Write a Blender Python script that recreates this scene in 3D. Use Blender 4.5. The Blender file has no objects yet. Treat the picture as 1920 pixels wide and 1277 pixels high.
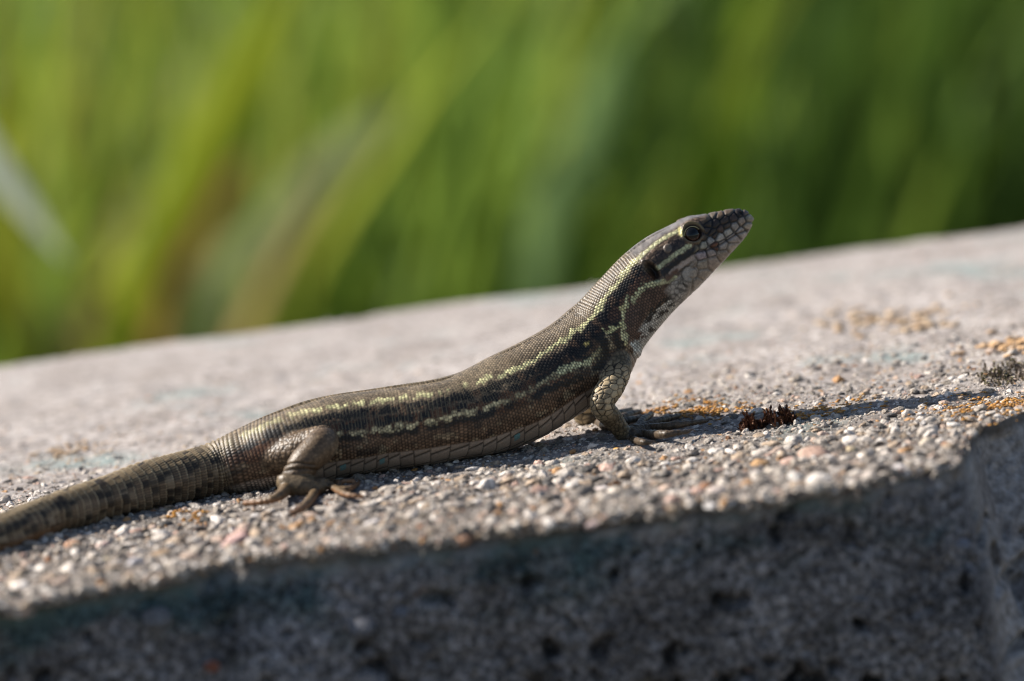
import bpy, math
import numpy as np
from mathutils import Matrix, Vector

S = 0.001                      # everything is modelled in millimetres, the scene is in metres
SC = bpy.context.scene
COL = SC.collection
rng = np.random.default_rng(7)

# ------------------------------------------------------------------ camera, sky, sun, exposure
YAW, PITCH, ROLL = math.radians(6), math.radians(8.5), math.radians(6.85)
FPX, IW, IH = 9600.0, 1920.0, 1277.0
CF = np.array([math.sin(YAW)*math.cos(PITCH), math.cos(YAW)*math.cos(PITCH), -math.sin(PITCH)])
_R = np.array([math.cos(YAW), -math.sin(YAW), 0.0]); _U = np.cross(_R, CF)
CR = math.cos(ROLL)*_R - math.sin(ROLL)*_U
CU = math.sin(ROLL)*_R + math.cos(ROLL)*_U
CC = np.array([-62.72139, -588.0909896, 101.96077944])      # camera position, mm

cam_d = bpy.data.cameras.new('camera')
cam = bpy.data.objects.new('camera', cam_d); COL.objects.link(cam)
m = Matrix.Identity(4)
for i in range(3):
    m[i][0], m[i][1], m[i][2], m[i][3] = CR[i], CU[i], -CF[i], CC[i]*S
cam.matrix_world = m
cam_d.sensor_width = 36.0
cam_d.lens = FPX/IW*36.0
cam_d.clip_start, cam_d.clip_end = 0.02, 500.0
cam_d.dof.use_dof = True
cam_d.dof.focus_distance = 0.603
cam_d.dof.aperture_fstop = 15.5
SC.camera = cam

SUN_TO = np.array([-0.76, 0.365, 0.71]); SUN_TO /= np.linalg.norm(SUN_TO)   # direction towards the sun
elev, azim = math.asin(SUN_TO[2]), math.atan2(SUN_TO[0], SUN_TO[1])
world = bpy.data.worlds.new('World'); SC.world = world; world.use_nodes = True
wn = world.node_tree; wn.nodes.clear()
sky = wn.nodes.new('ShaderNodeTexSky'); sky.sky_type = 'NISHITA'; sky.sun_disc = False
sky.sun_elevation = elev; sky.sun_rotation = azim
bg = wn.nodes.new('ShaderNodeBackground'); bg.inputs[1].default_value = 0.064
wo = wn.nodes.new('ShaderNodeOutputWorld')
wn.links.new(sky.outputs[0], bg.inputs[0]); wn.links.new(bg.outputs[0], wo.inputs[0])
sl = bpy.data.lights.new('sun', 'SUN'); sl.energy = 5.0; sl.angle = math.radians(0.53); sl.color = (1.0, 0.93, 0.84)
so = bpy.data.objects.new('sun', sl); COL.objects.link(so)
so.rotation_euler = Vector(SUN_TO).to_track_quat('Z', 'Y').to_euler(); so.location = (-0.6, 0.4, 0.8)
SC.view_settings.view_transform = 'Standard'; SC.view_settings.look = 'None'
SC.view_settings.exposure = 1.04; SC.view_settings.gamma = 1.0
SC.view_settings.use_curve_mapping = False
SC.cycles.use_denoising = True
SC.cycles.max_bounces = 8
SC.cycles.filter_width = 1.05
SC.cycles.sample_clamp_indirect = 4.0

# ------------------------------------------------------------------ helpers
def hash3(i, j, k, seed=0):
    h = (i.astype(np.int64)*374761393 + j.astype(np.int64)*668265263 + k.astype(np.int64)*2147483647 + seed*974711) & 0xffffffff
    h = ((h ^ (h >> 13))*1274126177) & 0xffffffff
    h = ((h ^ (h >> 15))*2246822519) & 0xffffffff
    return ((h ^ (h >> 16)) & 0xffffff)/float(0xffffff)

def vnoise(x, y, z=0.0, seed=0):
    """Value noise, -1..1."""
    x, y, z = np.broadcast_arrays(np.asarray(x, float), np.asarray(y, float), np.asarray(z, float))
    fx, fy, fz = np.floor(x), np.floor(y), np.floor(z)
    i, j, k = fx.astype(np.int64), fy.astype(np.int64), fz.astype(np.int64)
    u, v, w = x-fx, y-fy, z-fz
    u, v, w = u*u*(3-2*u), v*v*(3-2*v), w*w*(3-2*w)
    r = 0
    for a in (0, 1):
        for b in (0, 1):
            for c in (0, 1):
                r = r + hash3(i+a, j+b, k+c, seed)*(u if a else 1-u)*(v if b else 1-v)*(w if c else 1-w)
    return r*2-1

def fbm(x, y, z=0.0, octv=3, seed=0):
    r, a = 0, 1.0
    for o in range(octv):
        r = r + a*vnoise(x*2**o, y*2**o, np.asarray(z)*2**o, seed+o*17); a *= .5
    return r

def sstep(a, b, x):
    t = np.clip((x-a)/(b-a), 0, 1); return t*t*(3-2*t)

def mesh_from(name, V, F, smooth=True):
    """Fast mesh from numpy vertices (mm) and equal-sized faces."""
    V = np.asarray(V, np.float32)*S; F = np.asarray(F, np.int32)
    me = bpy.data.meshes.new(name); n = F.shape[1]
    me.vertices.add(len(V)); me.vertices.foreach_set('co', V.ravel())
    me.loops.add(F.size); me.loops.foreach_set('vertex_index', F.ravel())
    me.polygons.add(len(F))
    me.polygons.foreach_set('loop_start', np.arange(0, F.size, n, dtype=np.int32))
    try: me.polygons.foreach_set('loop_total', np.full(len(F), n, np.int32))
    except Exception: pass
    me.polygons.foreach_set('use_smooth', np.full(len(F), bool(smooth)))
    me.update(calc_edges=True); me.validate()
    return me

def set_col(me, rgb, name='tint'):
    a = me.color_attributes.new(name, 'FLOAT_COLOR', 'POINT')
    c = np.ones((len(me.vertices), 4), np.float32); c[:, :3] = np.clip(rgb, 0, 1)
    a.data.foreach_set('color', c.ravel())

def obj(name, me, mat=None, parent=None, loc=None):
    o = bpy.data.objects.new(name, me); COL.objects.link(o)
    if mat is not None and not me.materials: me.materials.append(mat)
    if parent is not None: o.parent = parent
    if loc is not None: o.location = loc
    return o

def tag(o, label=None, cat=None, group=None, kind=None):
    for k, v in (('label', label), ('category', cat), ('group', group), ('kind', kind)):
        if v: o[k] = v
    return o

def empty(name, loc_mm):
    o = bpy.data.objects.new(name, None); COL.objects.link(o)
    o.location = [c*S for c in loc_mm]; o.empty_display_size = .005
    return o

class MB:
    """Collects vertices / faces / colours for ONE mesh."""
    def __init__(s): s.v, s.f, s.c, s.n = [], [], [], 0
    def add(s, V, F, col=None):
        V = np.asarray(V, float); s.v.append(V); s.f.append(np.asarray(F, int)+s.n); s.n += len(V)
        if col is not None: s.c.append(np.broadcast_to(np.asarray(col, float), (len(V), 3)))
    def mesh(s, name, smooth=True):
        me = mesh_from(name, np.vstack(s.v), np.vstack(s.f), smooth)
        if s.c: set_col(me, np.vstack(s.c))
        return me

def px_ray(px, py):
    return CF + CR*((px-IW/2)/FPX) + CU*((IH/2-py)/FPX)
def ground(px, py, z=0.0):
    d = px_ray(px, py); t = (z-CC[2])/d[2]; return CC+t*d

def grid_faces(nu, nv, wrap_v=False):
    i = np.arange(nu-1)[:, None]; j = np.arange(nv if wrap_v else nv-1)[None, :]
    j2 = (j+1) % nv
    return np.stack([i*nv+j, i*nv+j2, (i+1)*nv+j2, (i+1)*nv+j], -1).reshape(-1, 4)

def catmull(P, n):
    P = np.asarray(P, float)
    Q = np.vstack([2*P[0]-P[1], P, 2*P[-1]-P[-2]])
    t = np.linspace(0, len(P)-1-1e-9, n); i = t.astype(int); u = (t-i)[:, None]
    a, b, c, d = Q[i], Q[i+1], Q[i+2], Q[i+3]
    return .5*(2*b + (c-a)*u + (2*a-5*b+4*c-d)*u**2 + (3*b-a-3*c+d)*u**3)

def tube(P, R, nr=16, cap=True):
    """Tube along points P with radii R, as quads; the ends pulled together."""
    P = np.asarray(P, float); R = np.asarray(R, float)
    T = np.gradient(P, axis=0); T /= np.linalg.norm(T, axis=1)[:, None]
    ref = np.array([0, 1, .13]); ref = ref/np.linalg.norm(ref)
    A = np.cross(T, ref); A /= np.linalg.norm(A, axis=1)[:, None]+1e-9
    B = np.cross(T, A)
    if cap:
        k = 4; rows, = [0],
        P0 = [P[0]-T[0]*R[0]*math.cos(a) for a in np.linspace(0.05, math.pi/2, k, endpoint=False)]
        R0 = [R[0]*math.sin(a) for a in np.linspace(0.05, math.pi/2, k, endpoint=False)]
        P1 = [P[-1]+T[-1]*R[-1]*math.cos(a) for a in np.linspace(0.05, math.pi/2, k, endpoint=False)][::-1]
        R1 = R0[::-1] if abs(R[0]-R[-1]) < 1e-9 else [R[-1]*math.sin(a) for a in np.linspace(0.05, math.pi/2, k, endpoint=False)][::-1]
        P = np.vstack([P0, P, P1]); R = np.r_[R0, R, R1]
        A = np.vstack([[A[0]]*k, A, [A[-1]]*k]); B = np.vstack([[B[0]]*k, B, [B[-1]]*k])
    th = np.linspace(0, 2*math.pi, nr, endpoint=False)
    V = P[:, None]+R[:, None, None]*(np.cos(th)[None, :, None]*A[:, None]+np.sin(th)[None, :, None]*B[:, None])
    F = grid_faces(len(P), nr, True)
    V = V.reshape(-1, 3)
    n = len(V); V = np.vstack([V, P[0], P[-1]])
    j = np.arange(nr); j2 = (j+1) % nr
    e0 = np.stack([j2, j, np.full(nr, n), np.full(nr, n)], -1)
    e1 = np.stack([(len(P)-1)*nr+j, (len(P)-1)*nr+j2, np.full(nr, n+1), np.full(nr, n+1)], -1)
    return V, F, np.vstack([e0, e1])[:, :3]

# node helper
def material(name, rough=.6, spec=.4):
    mt = bpy.data.materials.new(name); mt.use_nodes = True
    nt = mt.node_tree; p = nt.nodes['Principled BSDF']
    p.inputs['Roughness'].default_value = rough
    p.inputs['Specular IOR Level'].default_value = spec
    return mt, nt, p
def node(nt, typ, **kw):
    n = nt.nodes.new(typ)
    for k, v in kw.items():
        if k in n.inputs.keys(): n.inputs[k].default_value = v
        else: setattr(n, k, v)
    return n
def ramp(nt, fac, stops, interp='LINEAR'):
    r = nt.nodes.new('ShaderNodeValToRGB'); r.color_ramp.interpolation = interp
    e = r.color_ramp.elements
    while len(e) < len(stops): e.new(.5)
    for k, (p, c) in enumerate(stops):
        e[k].position = p; e[k].color = tuple(c)+(1,) if len(c) == 3 else c
    nt.links.new(fac, r.inputs[0]); return r.outputs[0]
def mixc(nt, fac, a, b, mode='MIX'):
    n = nt.nodes.new('ShaderNodeMix'); n.data_type = 'RGBA'; n.blend_type = mode
    for sock, v in ((n.inputs[0], fac), (n.inputs[6], a), (n.inputs[7], b)):
        if hasattr(v, 'links'): nt.links.new(v, sock)
        elif isinstance(v, (int, float)): sock.default_value = v
        else: sock.default_value = tuple(v)+(1,)
    return n.outputs[2]
def math_n(nt, op, a, b=0.0, clamp=False):
    n = nt.nodes.new('ShaderNodeMath'); n.operation = op; n.use_clamp = clamp
    for sock, v in ((n.inputs[0], a), (n.inputs[1], b)):
        if hasattr(v, 'links'): nt.links.new(v, sock)
        else: sock.default_value = v
    return n.outputs[0]
def noise(nt, scale, detail=3, vec=None, rough=.55):
    n = node(nt, 'ShaderNodeTexNoise', Scale=scale, Detail=detail, Roughness=rough)
    if vec is not None: nt.links.new(vec, n.inputs['Vector'])
    return n.outputs['Fac']
def bump(nt, p, height, dist, strength=1.0):
    b = node(nt, 'ShaderNodeBump', Strength=strength, Distance=dist)
    nt.links.new(height, b.inputs['Height']); nt.links.new(b.outputs[0], p.inputs['Normal'])

# ------------------------------------------------------------------ the ground behind and below
GZ = -230.0
def build_ground():
    r = np.r_[0, np.geomspace(150, 60000, 40)]
    th = np.linspace(0, 2*math.pi, 64, endpoint=False)
    X = r[:, None]*np.cos(th); Y = r[:, None]*np.sin(th)
    Z = GZ+8*fbm(X/160, Y/160, seed=5)*(r[:, None] > 1)
    me = mesh_from('ground', np.stack([X, Y, Z], -1).reshape(-1, 3), grid_faces(len(r), 64, True))
    mt, nt, p = material('soil_and_turf', .95, .1)
    g = nt.nodes.new('ShaderNodeNewGeometry').outputs['Position']
    c1 = ramp(nt, noise(nt, 14, 5, g), [(.3, (.085, .08, .068)), (.55, (.13, .125, .11)), (.75, (.18, .17, .15))])
    nt.links.new(c1, p.inputs['Base Color'])
    tag(obj('ground', me, mt), kind='structure')
build_ground()

# ------------------------------------------------------------------ concrete wall
EDGE = [(-400, -46), (-120, -47), (-75, -49), (-63.9, -48.4), (-50.5, -43.6), (-42, -42), (-33.9, -39.6), (-25, -43), (-15.8, -45.8),
        (-6, -46.5), (4.6, -46.8), (13.6, -45.6), (22, -46.5), (29.7, -44.5), (36, -43.5), (42, -40.6), (45.2, -31), (49, -19.4), (55.6, -15.1),
        (62, -13), (90, -20), (110, -40), (140, -46), (400, -46)]
EX, EY = np.array(EDGE).T
YB = 134.0
def yfront(x):
    return np.interp(x, EX, EY)+1.3*vnoise(x/7.5, 0, seed=43)+1.3*vnoise(x/3.2, 0, seed=41)+1.1*vnoise(x/1.2, 3, seed=42)
def top_h(x, y):
    h = .55*vnoise(x/21, y/21, seed=11)+.3*vnoise(x/7, y/7, seed=12)+.22*vnoise(x/2.2, y/2.2, seed=13)
    h = h*(1-.8*sstep(80, 128, np.asarray(y, float)))
    d = y-yfront(x)
    h = h-np.clip(.25+.8*vnoise(x/5, y/9, seed=44), 0, 1)*np.exp(-np.clip(d, 0, 99)/2.2)
    return h
def build_wall():
    xs = np.r_[np.linspace(-600, -90, 40, endpoint=False), np.arange(-90, -66, 1.0), np.arange(-66, 60, .36), np.arange(60, 110, .9), np.linspace(110, 600, 40)]
    R = .6
    # profile: back foot -> back edge -> top -> rounded edge -> front face
    back = [(YB+5, -228), (YB+4, -120), (YB+3, -40), (YB+2, -8), (YB+.6, -2), (YB-1, -.3)]
    u_top = np.r_[np.linspace(1, .45, 90, endpoint=False), np.linspace(.45, 0, 200)][1:]
    arc = np.linspace(0, math.pi/2, 7)[1:-1]
    zf = np.r_[np.arange(R, 34, .36), np.linspace(34, 228, 40)]
    X = []; Y = []; Z = []
    yf = yfront(xs)
    for (y, z) in back:
        X.append(xs); Y.append(np.full_like(xs, y)+.5*vnoise(xs/9, z/9+7, seed=3)); Z.append(np.full_like(xs, z)+.6*vnoise(xs/5, z, seed=4)*(z > -30))
    for u in u_top:
        y = yf+R+u*(YB-1.5-yf-R); X.append(xs); Y.append(y); Z.append(top_h(xs, y))
    hedge = top_h(xs, yf+R)
    for a in arc:
        y = yf+R-R*math.sin(a); z = hedge-R*(1-math.cos(a))
        X.append(xs); Y.append(y); Z.append(z)
    main = -45.5
    for z in zf:
        k = np.clip(1-(z-R)/36, 0, 1)
        base = np.where(xs > 41, main+(np.interp(xs, EX, EY)-main)*k, main)
        chip = sstep(40, 47, xs)*(xs < 120)
        y = base*chip+(1-chip)*np.maximum(main, main+(np.interp(xs, EX, EY)-main)*np.clip(1-(z-R)/16, 0, 1))
        ed = (yf-np.interp(xs, EX, EY))*math.exp(-(z-R)/1.5)
        n = .35*vnoise(xs/6, z/6, seed=21)+.16*vnoise(xs/2.0, z/2.0, seed=22)+.26*vnoise(xs/.75, z/.75, seed=23)+chip*1.4*vnoise(xs/5, z/5, 2, seed=29)
        pit = np.clip(vnoise(xs/2.6, z/2.2, seed=24)+.5*vnoise(xs/1.2, z/1.2, seed=25)-(.72-.34*sstep(8, 22, z)), 0, 1)*6.0
        bug = np.clip(vnoise(xs/1.1, z/1.1, seed=27)-.55, 0, 1)*1.6
        f = sstep(0, 1.2, z-R)
        X.append(xs); Y.append(y+ed+(-n+pit+bug)*f); Z.append(hedge-z+.0*xs)
    X = np.array(X); Y = np.array(Y); Z = np.array(Z)
    V = np.stack([X, Y, Z], -1).reshape(-1, 3)
    me = mesh_from('concrete', V, grid_faces(X.shape[0], X.shape[1])[:, ::-1])
    mt, nt, p = material('weathered_concrete', .92, .18)
    g = nt.nodes.new('ShaderNodeNewGeometry'); pos = g.outputs['Position']
    c = ramp(nt, noise(nt, 900, 5, pos), [(.30, (.18, .16, .145)), (.5, (.335, .303, .286)), (.66, (.465, .43, .412))])
    blot = ramp(nt, noise(nt, 90, 4, pos), [(.35, (.72, .70, .68)), (.65, (1, 1, 1))])
    c = mixc(nt, 1.0, c, blot, 'MULTIPLY')
    # blue-green algae film along the arris and in streaks over the top
    sep = nt.nodes.new('ShaderNodeSeparateXYZ'); nt.links.new(pos, sep.inputs[0])
    sx = node(nt, 'ShaderNodeMapping'); sx.inputs['Scale'].default_value = (55, 120, 120); nt.links.new(pos, sx.inputs[0])
    am = ramp(nt, noise(nt, 1.0, 4, sx.outputs[0]), [(.47, (0, 0, 0)), (.60, (1, 1, 1))])
    zr = node(nt, 'ShaderNodeMapRange'); zr.inputs[1].default_value = -.0100; zr.inputs[2].default_value = -.0055
    zj = math_n(nt, 'ADD', sep.outputs[2], math_n(nt, 'MULTIPLY', math_n(nt, 'SUBTRACT', noise(nt, 130, 4, pos), .5), .016))
    nt.links.new(zj, zr.inputs[0])
    zt = node(nt, 'ShaderNodeMapRange'); zt.inputs[1].default_value = -.0006; zt.inputs[2].default_value = -.0016
    nt.links.new(sep.outputs[2], zt.inputs[0])
    fm = math_n(nt, 'MULTIPLY', math_n(nt, 'MULTIPLY', zr.outputs[0], zt.outputs[0]), am)
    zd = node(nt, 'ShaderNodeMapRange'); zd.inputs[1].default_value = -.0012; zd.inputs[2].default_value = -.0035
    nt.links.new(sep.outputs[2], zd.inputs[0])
    face_tone = mixc(nt, 1.0, ramp(nt, noise(nt, 1500, 4, pos, .7), [(.37, (.15, .155, .165)), (.5, (.50, .525, .57)), (.61, (1.0, 1.03, 1.10))]), ramp(nt, noise(nt, 110, 4, pos, .6), [(.34, (.45, .45, .45)), (.5, (.85, .85, .86)), (.66, (1.1, 1.1, 1.1))]), 'MULTIPLY')  # mottled tone, darker and cooler below the top edge
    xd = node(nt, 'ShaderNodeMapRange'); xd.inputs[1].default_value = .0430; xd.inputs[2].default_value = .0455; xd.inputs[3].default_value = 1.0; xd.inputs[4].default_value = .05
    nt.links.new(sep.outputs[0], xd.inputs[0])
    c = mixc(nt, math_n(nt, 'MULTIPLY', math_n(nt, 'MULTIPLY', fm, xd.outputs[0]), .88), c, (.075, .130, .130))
    c = mixc(nt, math_n(nt, 'MULTIPLY', zd.outputs[0], xd.outputs[0]), c, mixc(nt, 1.0, c, face_tone, 'MULTIPLY'))
    am2 = ramp(nt, noise(nt, 45, 4, pos), [(.56, (0, 0, 0)), (.70, (1, 1, 1))])
    c = mixc(nt, math_n(nt, 'MULTIPLY', math_n(nt, 'MULTIPLY', am2, .8), math_n(nt, 'SUBTRACT', 1.0, zd.outputs[0])), c, (.17, .23, .22))
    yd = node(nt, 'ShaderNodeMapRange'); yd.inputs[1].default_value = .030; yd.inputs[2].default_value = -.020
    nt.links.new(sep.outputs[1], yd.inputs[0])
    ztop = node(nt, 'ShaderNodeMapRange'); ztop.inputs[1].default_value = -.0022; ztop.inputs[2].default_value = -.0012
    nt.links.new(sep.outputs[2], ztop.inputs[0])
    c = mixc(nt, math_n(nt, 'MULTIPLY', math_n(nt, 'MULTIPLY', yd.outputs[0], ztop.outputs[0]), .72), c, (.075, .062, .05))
    dark = ramp(nt, noise(nt, 260, 3, pos), [(.60, (0, 0, 0)), (.70, (1, 1, 1))])
    c = mixc(nt, math_n(nt, 'MULTIPLY', dark, .55), c, (.05, .048, .042))
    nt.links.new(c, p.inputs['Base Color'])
    bump(nt, p, noise(nt, 2600, 4, pos), .00025, .9)
    root = empty('concrete_wall', (0, 40, -230))
    tag(root, 'low weathered concrete wall with exposed pebbles, the lizard rests on its top', 'wall')
    o = obj('concrete', me, mt, root); o.matrix_parent_inverse = Matrix.Translation(root.location).inverted()
    return root
WALL = build_wall()
WALL_INV = Matrix.Translation(WALL.location).inverted()

# stones ------------------------------------------------------------
def ico():
    t = (1+5**.5)/2
    V = np.array([(-1, t, 0), (1, t, 0), (-1, -t, 0), (1, -t, 0), (0, -1, t), (0, 1, t), (0, -1, -t), (0, 1, -t), (t, 0, -1), (t, 0, 1), (-t, 0, -1), (-t, 0, 1)], float)
    V /= np.linalg.norm(V[0])
    F = np.array([(0, 11, 5), (0, 5, 1), (0, 1, 7), (0, 7, 10), (0, 10, 11), (1, 5, 9), (5, 11, 4), (11, 10, 2), (10, 7, 6), (7, 1, 8),
                  (3, 9, 4), (3, 4, 2), (3, 2, 6), (3, 6, 8), (3, 8, 9), (4, 9, 5), (2, 4, 11), (6, 2, 10), (8, 6, 7), (9, 8, 1)])
    return V, F
def subdiv(V, F):
    V = list(map(tuple, V)); mid = {}; out = []
    def m_(a, b):
        k = (min(a, b), max(a, b))
        if k not in mid:
            p = (np.array(V[a])+np.array(V[b])); p /= np.linalg.norm(p); mid[k] = len(V); V.append(tuple(p))
        return mid[k]
    for a, b, c in F:
        x, y, z = m_(a, b), m_(b, c), m_(c, a)
        out += [(a, x, z), (b, y, x), (c, z, y), (x, y, z)]
    return np.array(V), np.array(out)
ICO0 = ico(); ICO1 = subdiv(*ICO0)
def stone_shape(base, r):
    V = base[0].copy()
    for _ in range(7):                      # knock flats into it
        n = r.normal(size=3); n /= np.linalg.norm(n); d = r.uniform(.5, .86)
        h = V@n; V = V-np.maximum(h-d, 0)[:, None]*n
    V *= r.uniform(.86, 1.14, (len(V), 1))
    return V*np.array([1.1, r.uniform(.55, 1.0), r.uniform(.45, .85)])
SHAPES0 = [stone_shape(ICO0, rng) for _ in range(24)]
SHAPES1 = [stone_shape(ICO1, rng) for _ in range(16)]
PAL = np.array([(.55, .51, .46), (.46, .42, .37), (.70, .67, .63), (.36, .32, .27), (.42, .33, .24), (.30, .27, .24), (.50, .39, .32), (.21, .19, .17),
                (.46, .26, .11), (.52, .36, .30), (.085, .08, .075), (.34, .17, .08)])
PALW = np.array([.19, .14, .14, .11, .12, .08, .06, .08, .03, .03, .05, .01]); PALW /= PALW.sum(); PAL = PAL*np.array([.95, .91, .88])

mt_stone, nt, p = material('stone_aggregate', .62, .35)
at = node(nt, 'ShaderNodeAttribute', attribute_name='tint')
pos = nt.nodes.new('ShaderNodeNewGeometry').outputs['Position']
c = mixc(nt, 1.0, at.outputs['Color'], ramp(nt, noise(nt, 2200, 4, pos), [(.32, (.45, .43, .41)), (.6, (1.05, 1.05, 1.05))]), 'MULTIPLY')
nt.links.new(c, p.inputs['Base Color']); bump(nt, p, noise(nt, 3500, 4, pos), .0003, 1.0)
mt_peb, nt, p = material('pebble_stone', .55, .4)
oi = nt.nodes.new('ShaderNodeObjectInfo')
pos = nt.nodes.new('ShaderNodeNewGeometry').outputs['Position']
c = mixc(nt, 1.0, oi.outputs['Color'], ramp(nt, noise(nt, 1400, 4, pos), [(.34, (.5, .47, .44)), (.6, (1.05, 1.05, 1.05))]), 'MULTIPLY')
nt.links.new(c, p.inputs['Base Color']); bump(nt, p, noise(nt, 2800, 4, pos), .0003, 1.0)

def rot_z(V, a):
    ca, sa = math.cos(a), math.sin(a)
    return np.stack([V[:, 0]*ca-V[:, 1]*sa, V[:, 0]*sa+V[:, 1]*ca, V[:, 2]], -1)
def rot_x(V, a):
    ca, sa = math.cos(a), math.sin(a)
    return np.stack([V[:, 0], V[:, 1]*ca-V[:, 2]*sa, V[:, 1]*sa+V[:, 2]*ca], -1)

def scatter_stones():
    # poisson-like scatter on the top surface: positions thinned on a hash grid
    pts = []
    def band(n, x0, x1, y0, y1, rmed, rs, rmin, rmax):
        x = rng.uniform(x0, x1, n); y = rng.uniform(y0, y1, n)
        r = np.clip(rmed*np.exp(rs*rng.normal(size=n)), rmin, rmax)
        return np.stack([x, y, r], -1)
    A = np.vstack([band(3000, -72, 66, -51, -12, .55, .40, .3, 1.35), band(90000, -72, 66, -51, -12, .19, .42, .10, .6), band(1300, -72, 66, -12, 24, .52, .3, .3, 1.0), band(52000, -72, 66, -12, 24, .205, .45, .09, .6), band(34000, -78, 85, 24, 85, .26, .5, .15, .9), band(5000, -90, 98, 85, 133, .36, .45, .25, .9)])
    A = A[A[:, 1] > yfront(A[:, 0])-.1]
    A = A[rng.uniform(size=len(A)) > .8*sstep(18, 80, A[:, 1])]
    A = A[np.argsort(np.where(A[:, 2] > .5, -A[:, 2], 0), kind='stable')]
    # accept if not overlapping more than a third with an accepted stone
    cell = 1.0; gridd = {}; keep = []
    for i, (x, y, r) in enumerate(A):
        ci, cj = int(x//cell), int(y//cell); ok = True
        
        nb = 2 if r > .5 else 1
        for a in range(ci-nb, ci+nb+1):
            for b in range(cj-nb, cj+nb+1):
                for (xx, yy, rr) in gridd.get((a, b), ()):
                    if (x-xx)**2+(y-yy)**2 < (.76*(r+rr))**2: ok = False; break
                if not ok: break
            if not ok: break
        if ok:
            gridd.setdefault((ci, cj), []).append((x, y, r)); keep.append(i)
    return A[keep]
STONES = scatter_stones()

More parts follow.
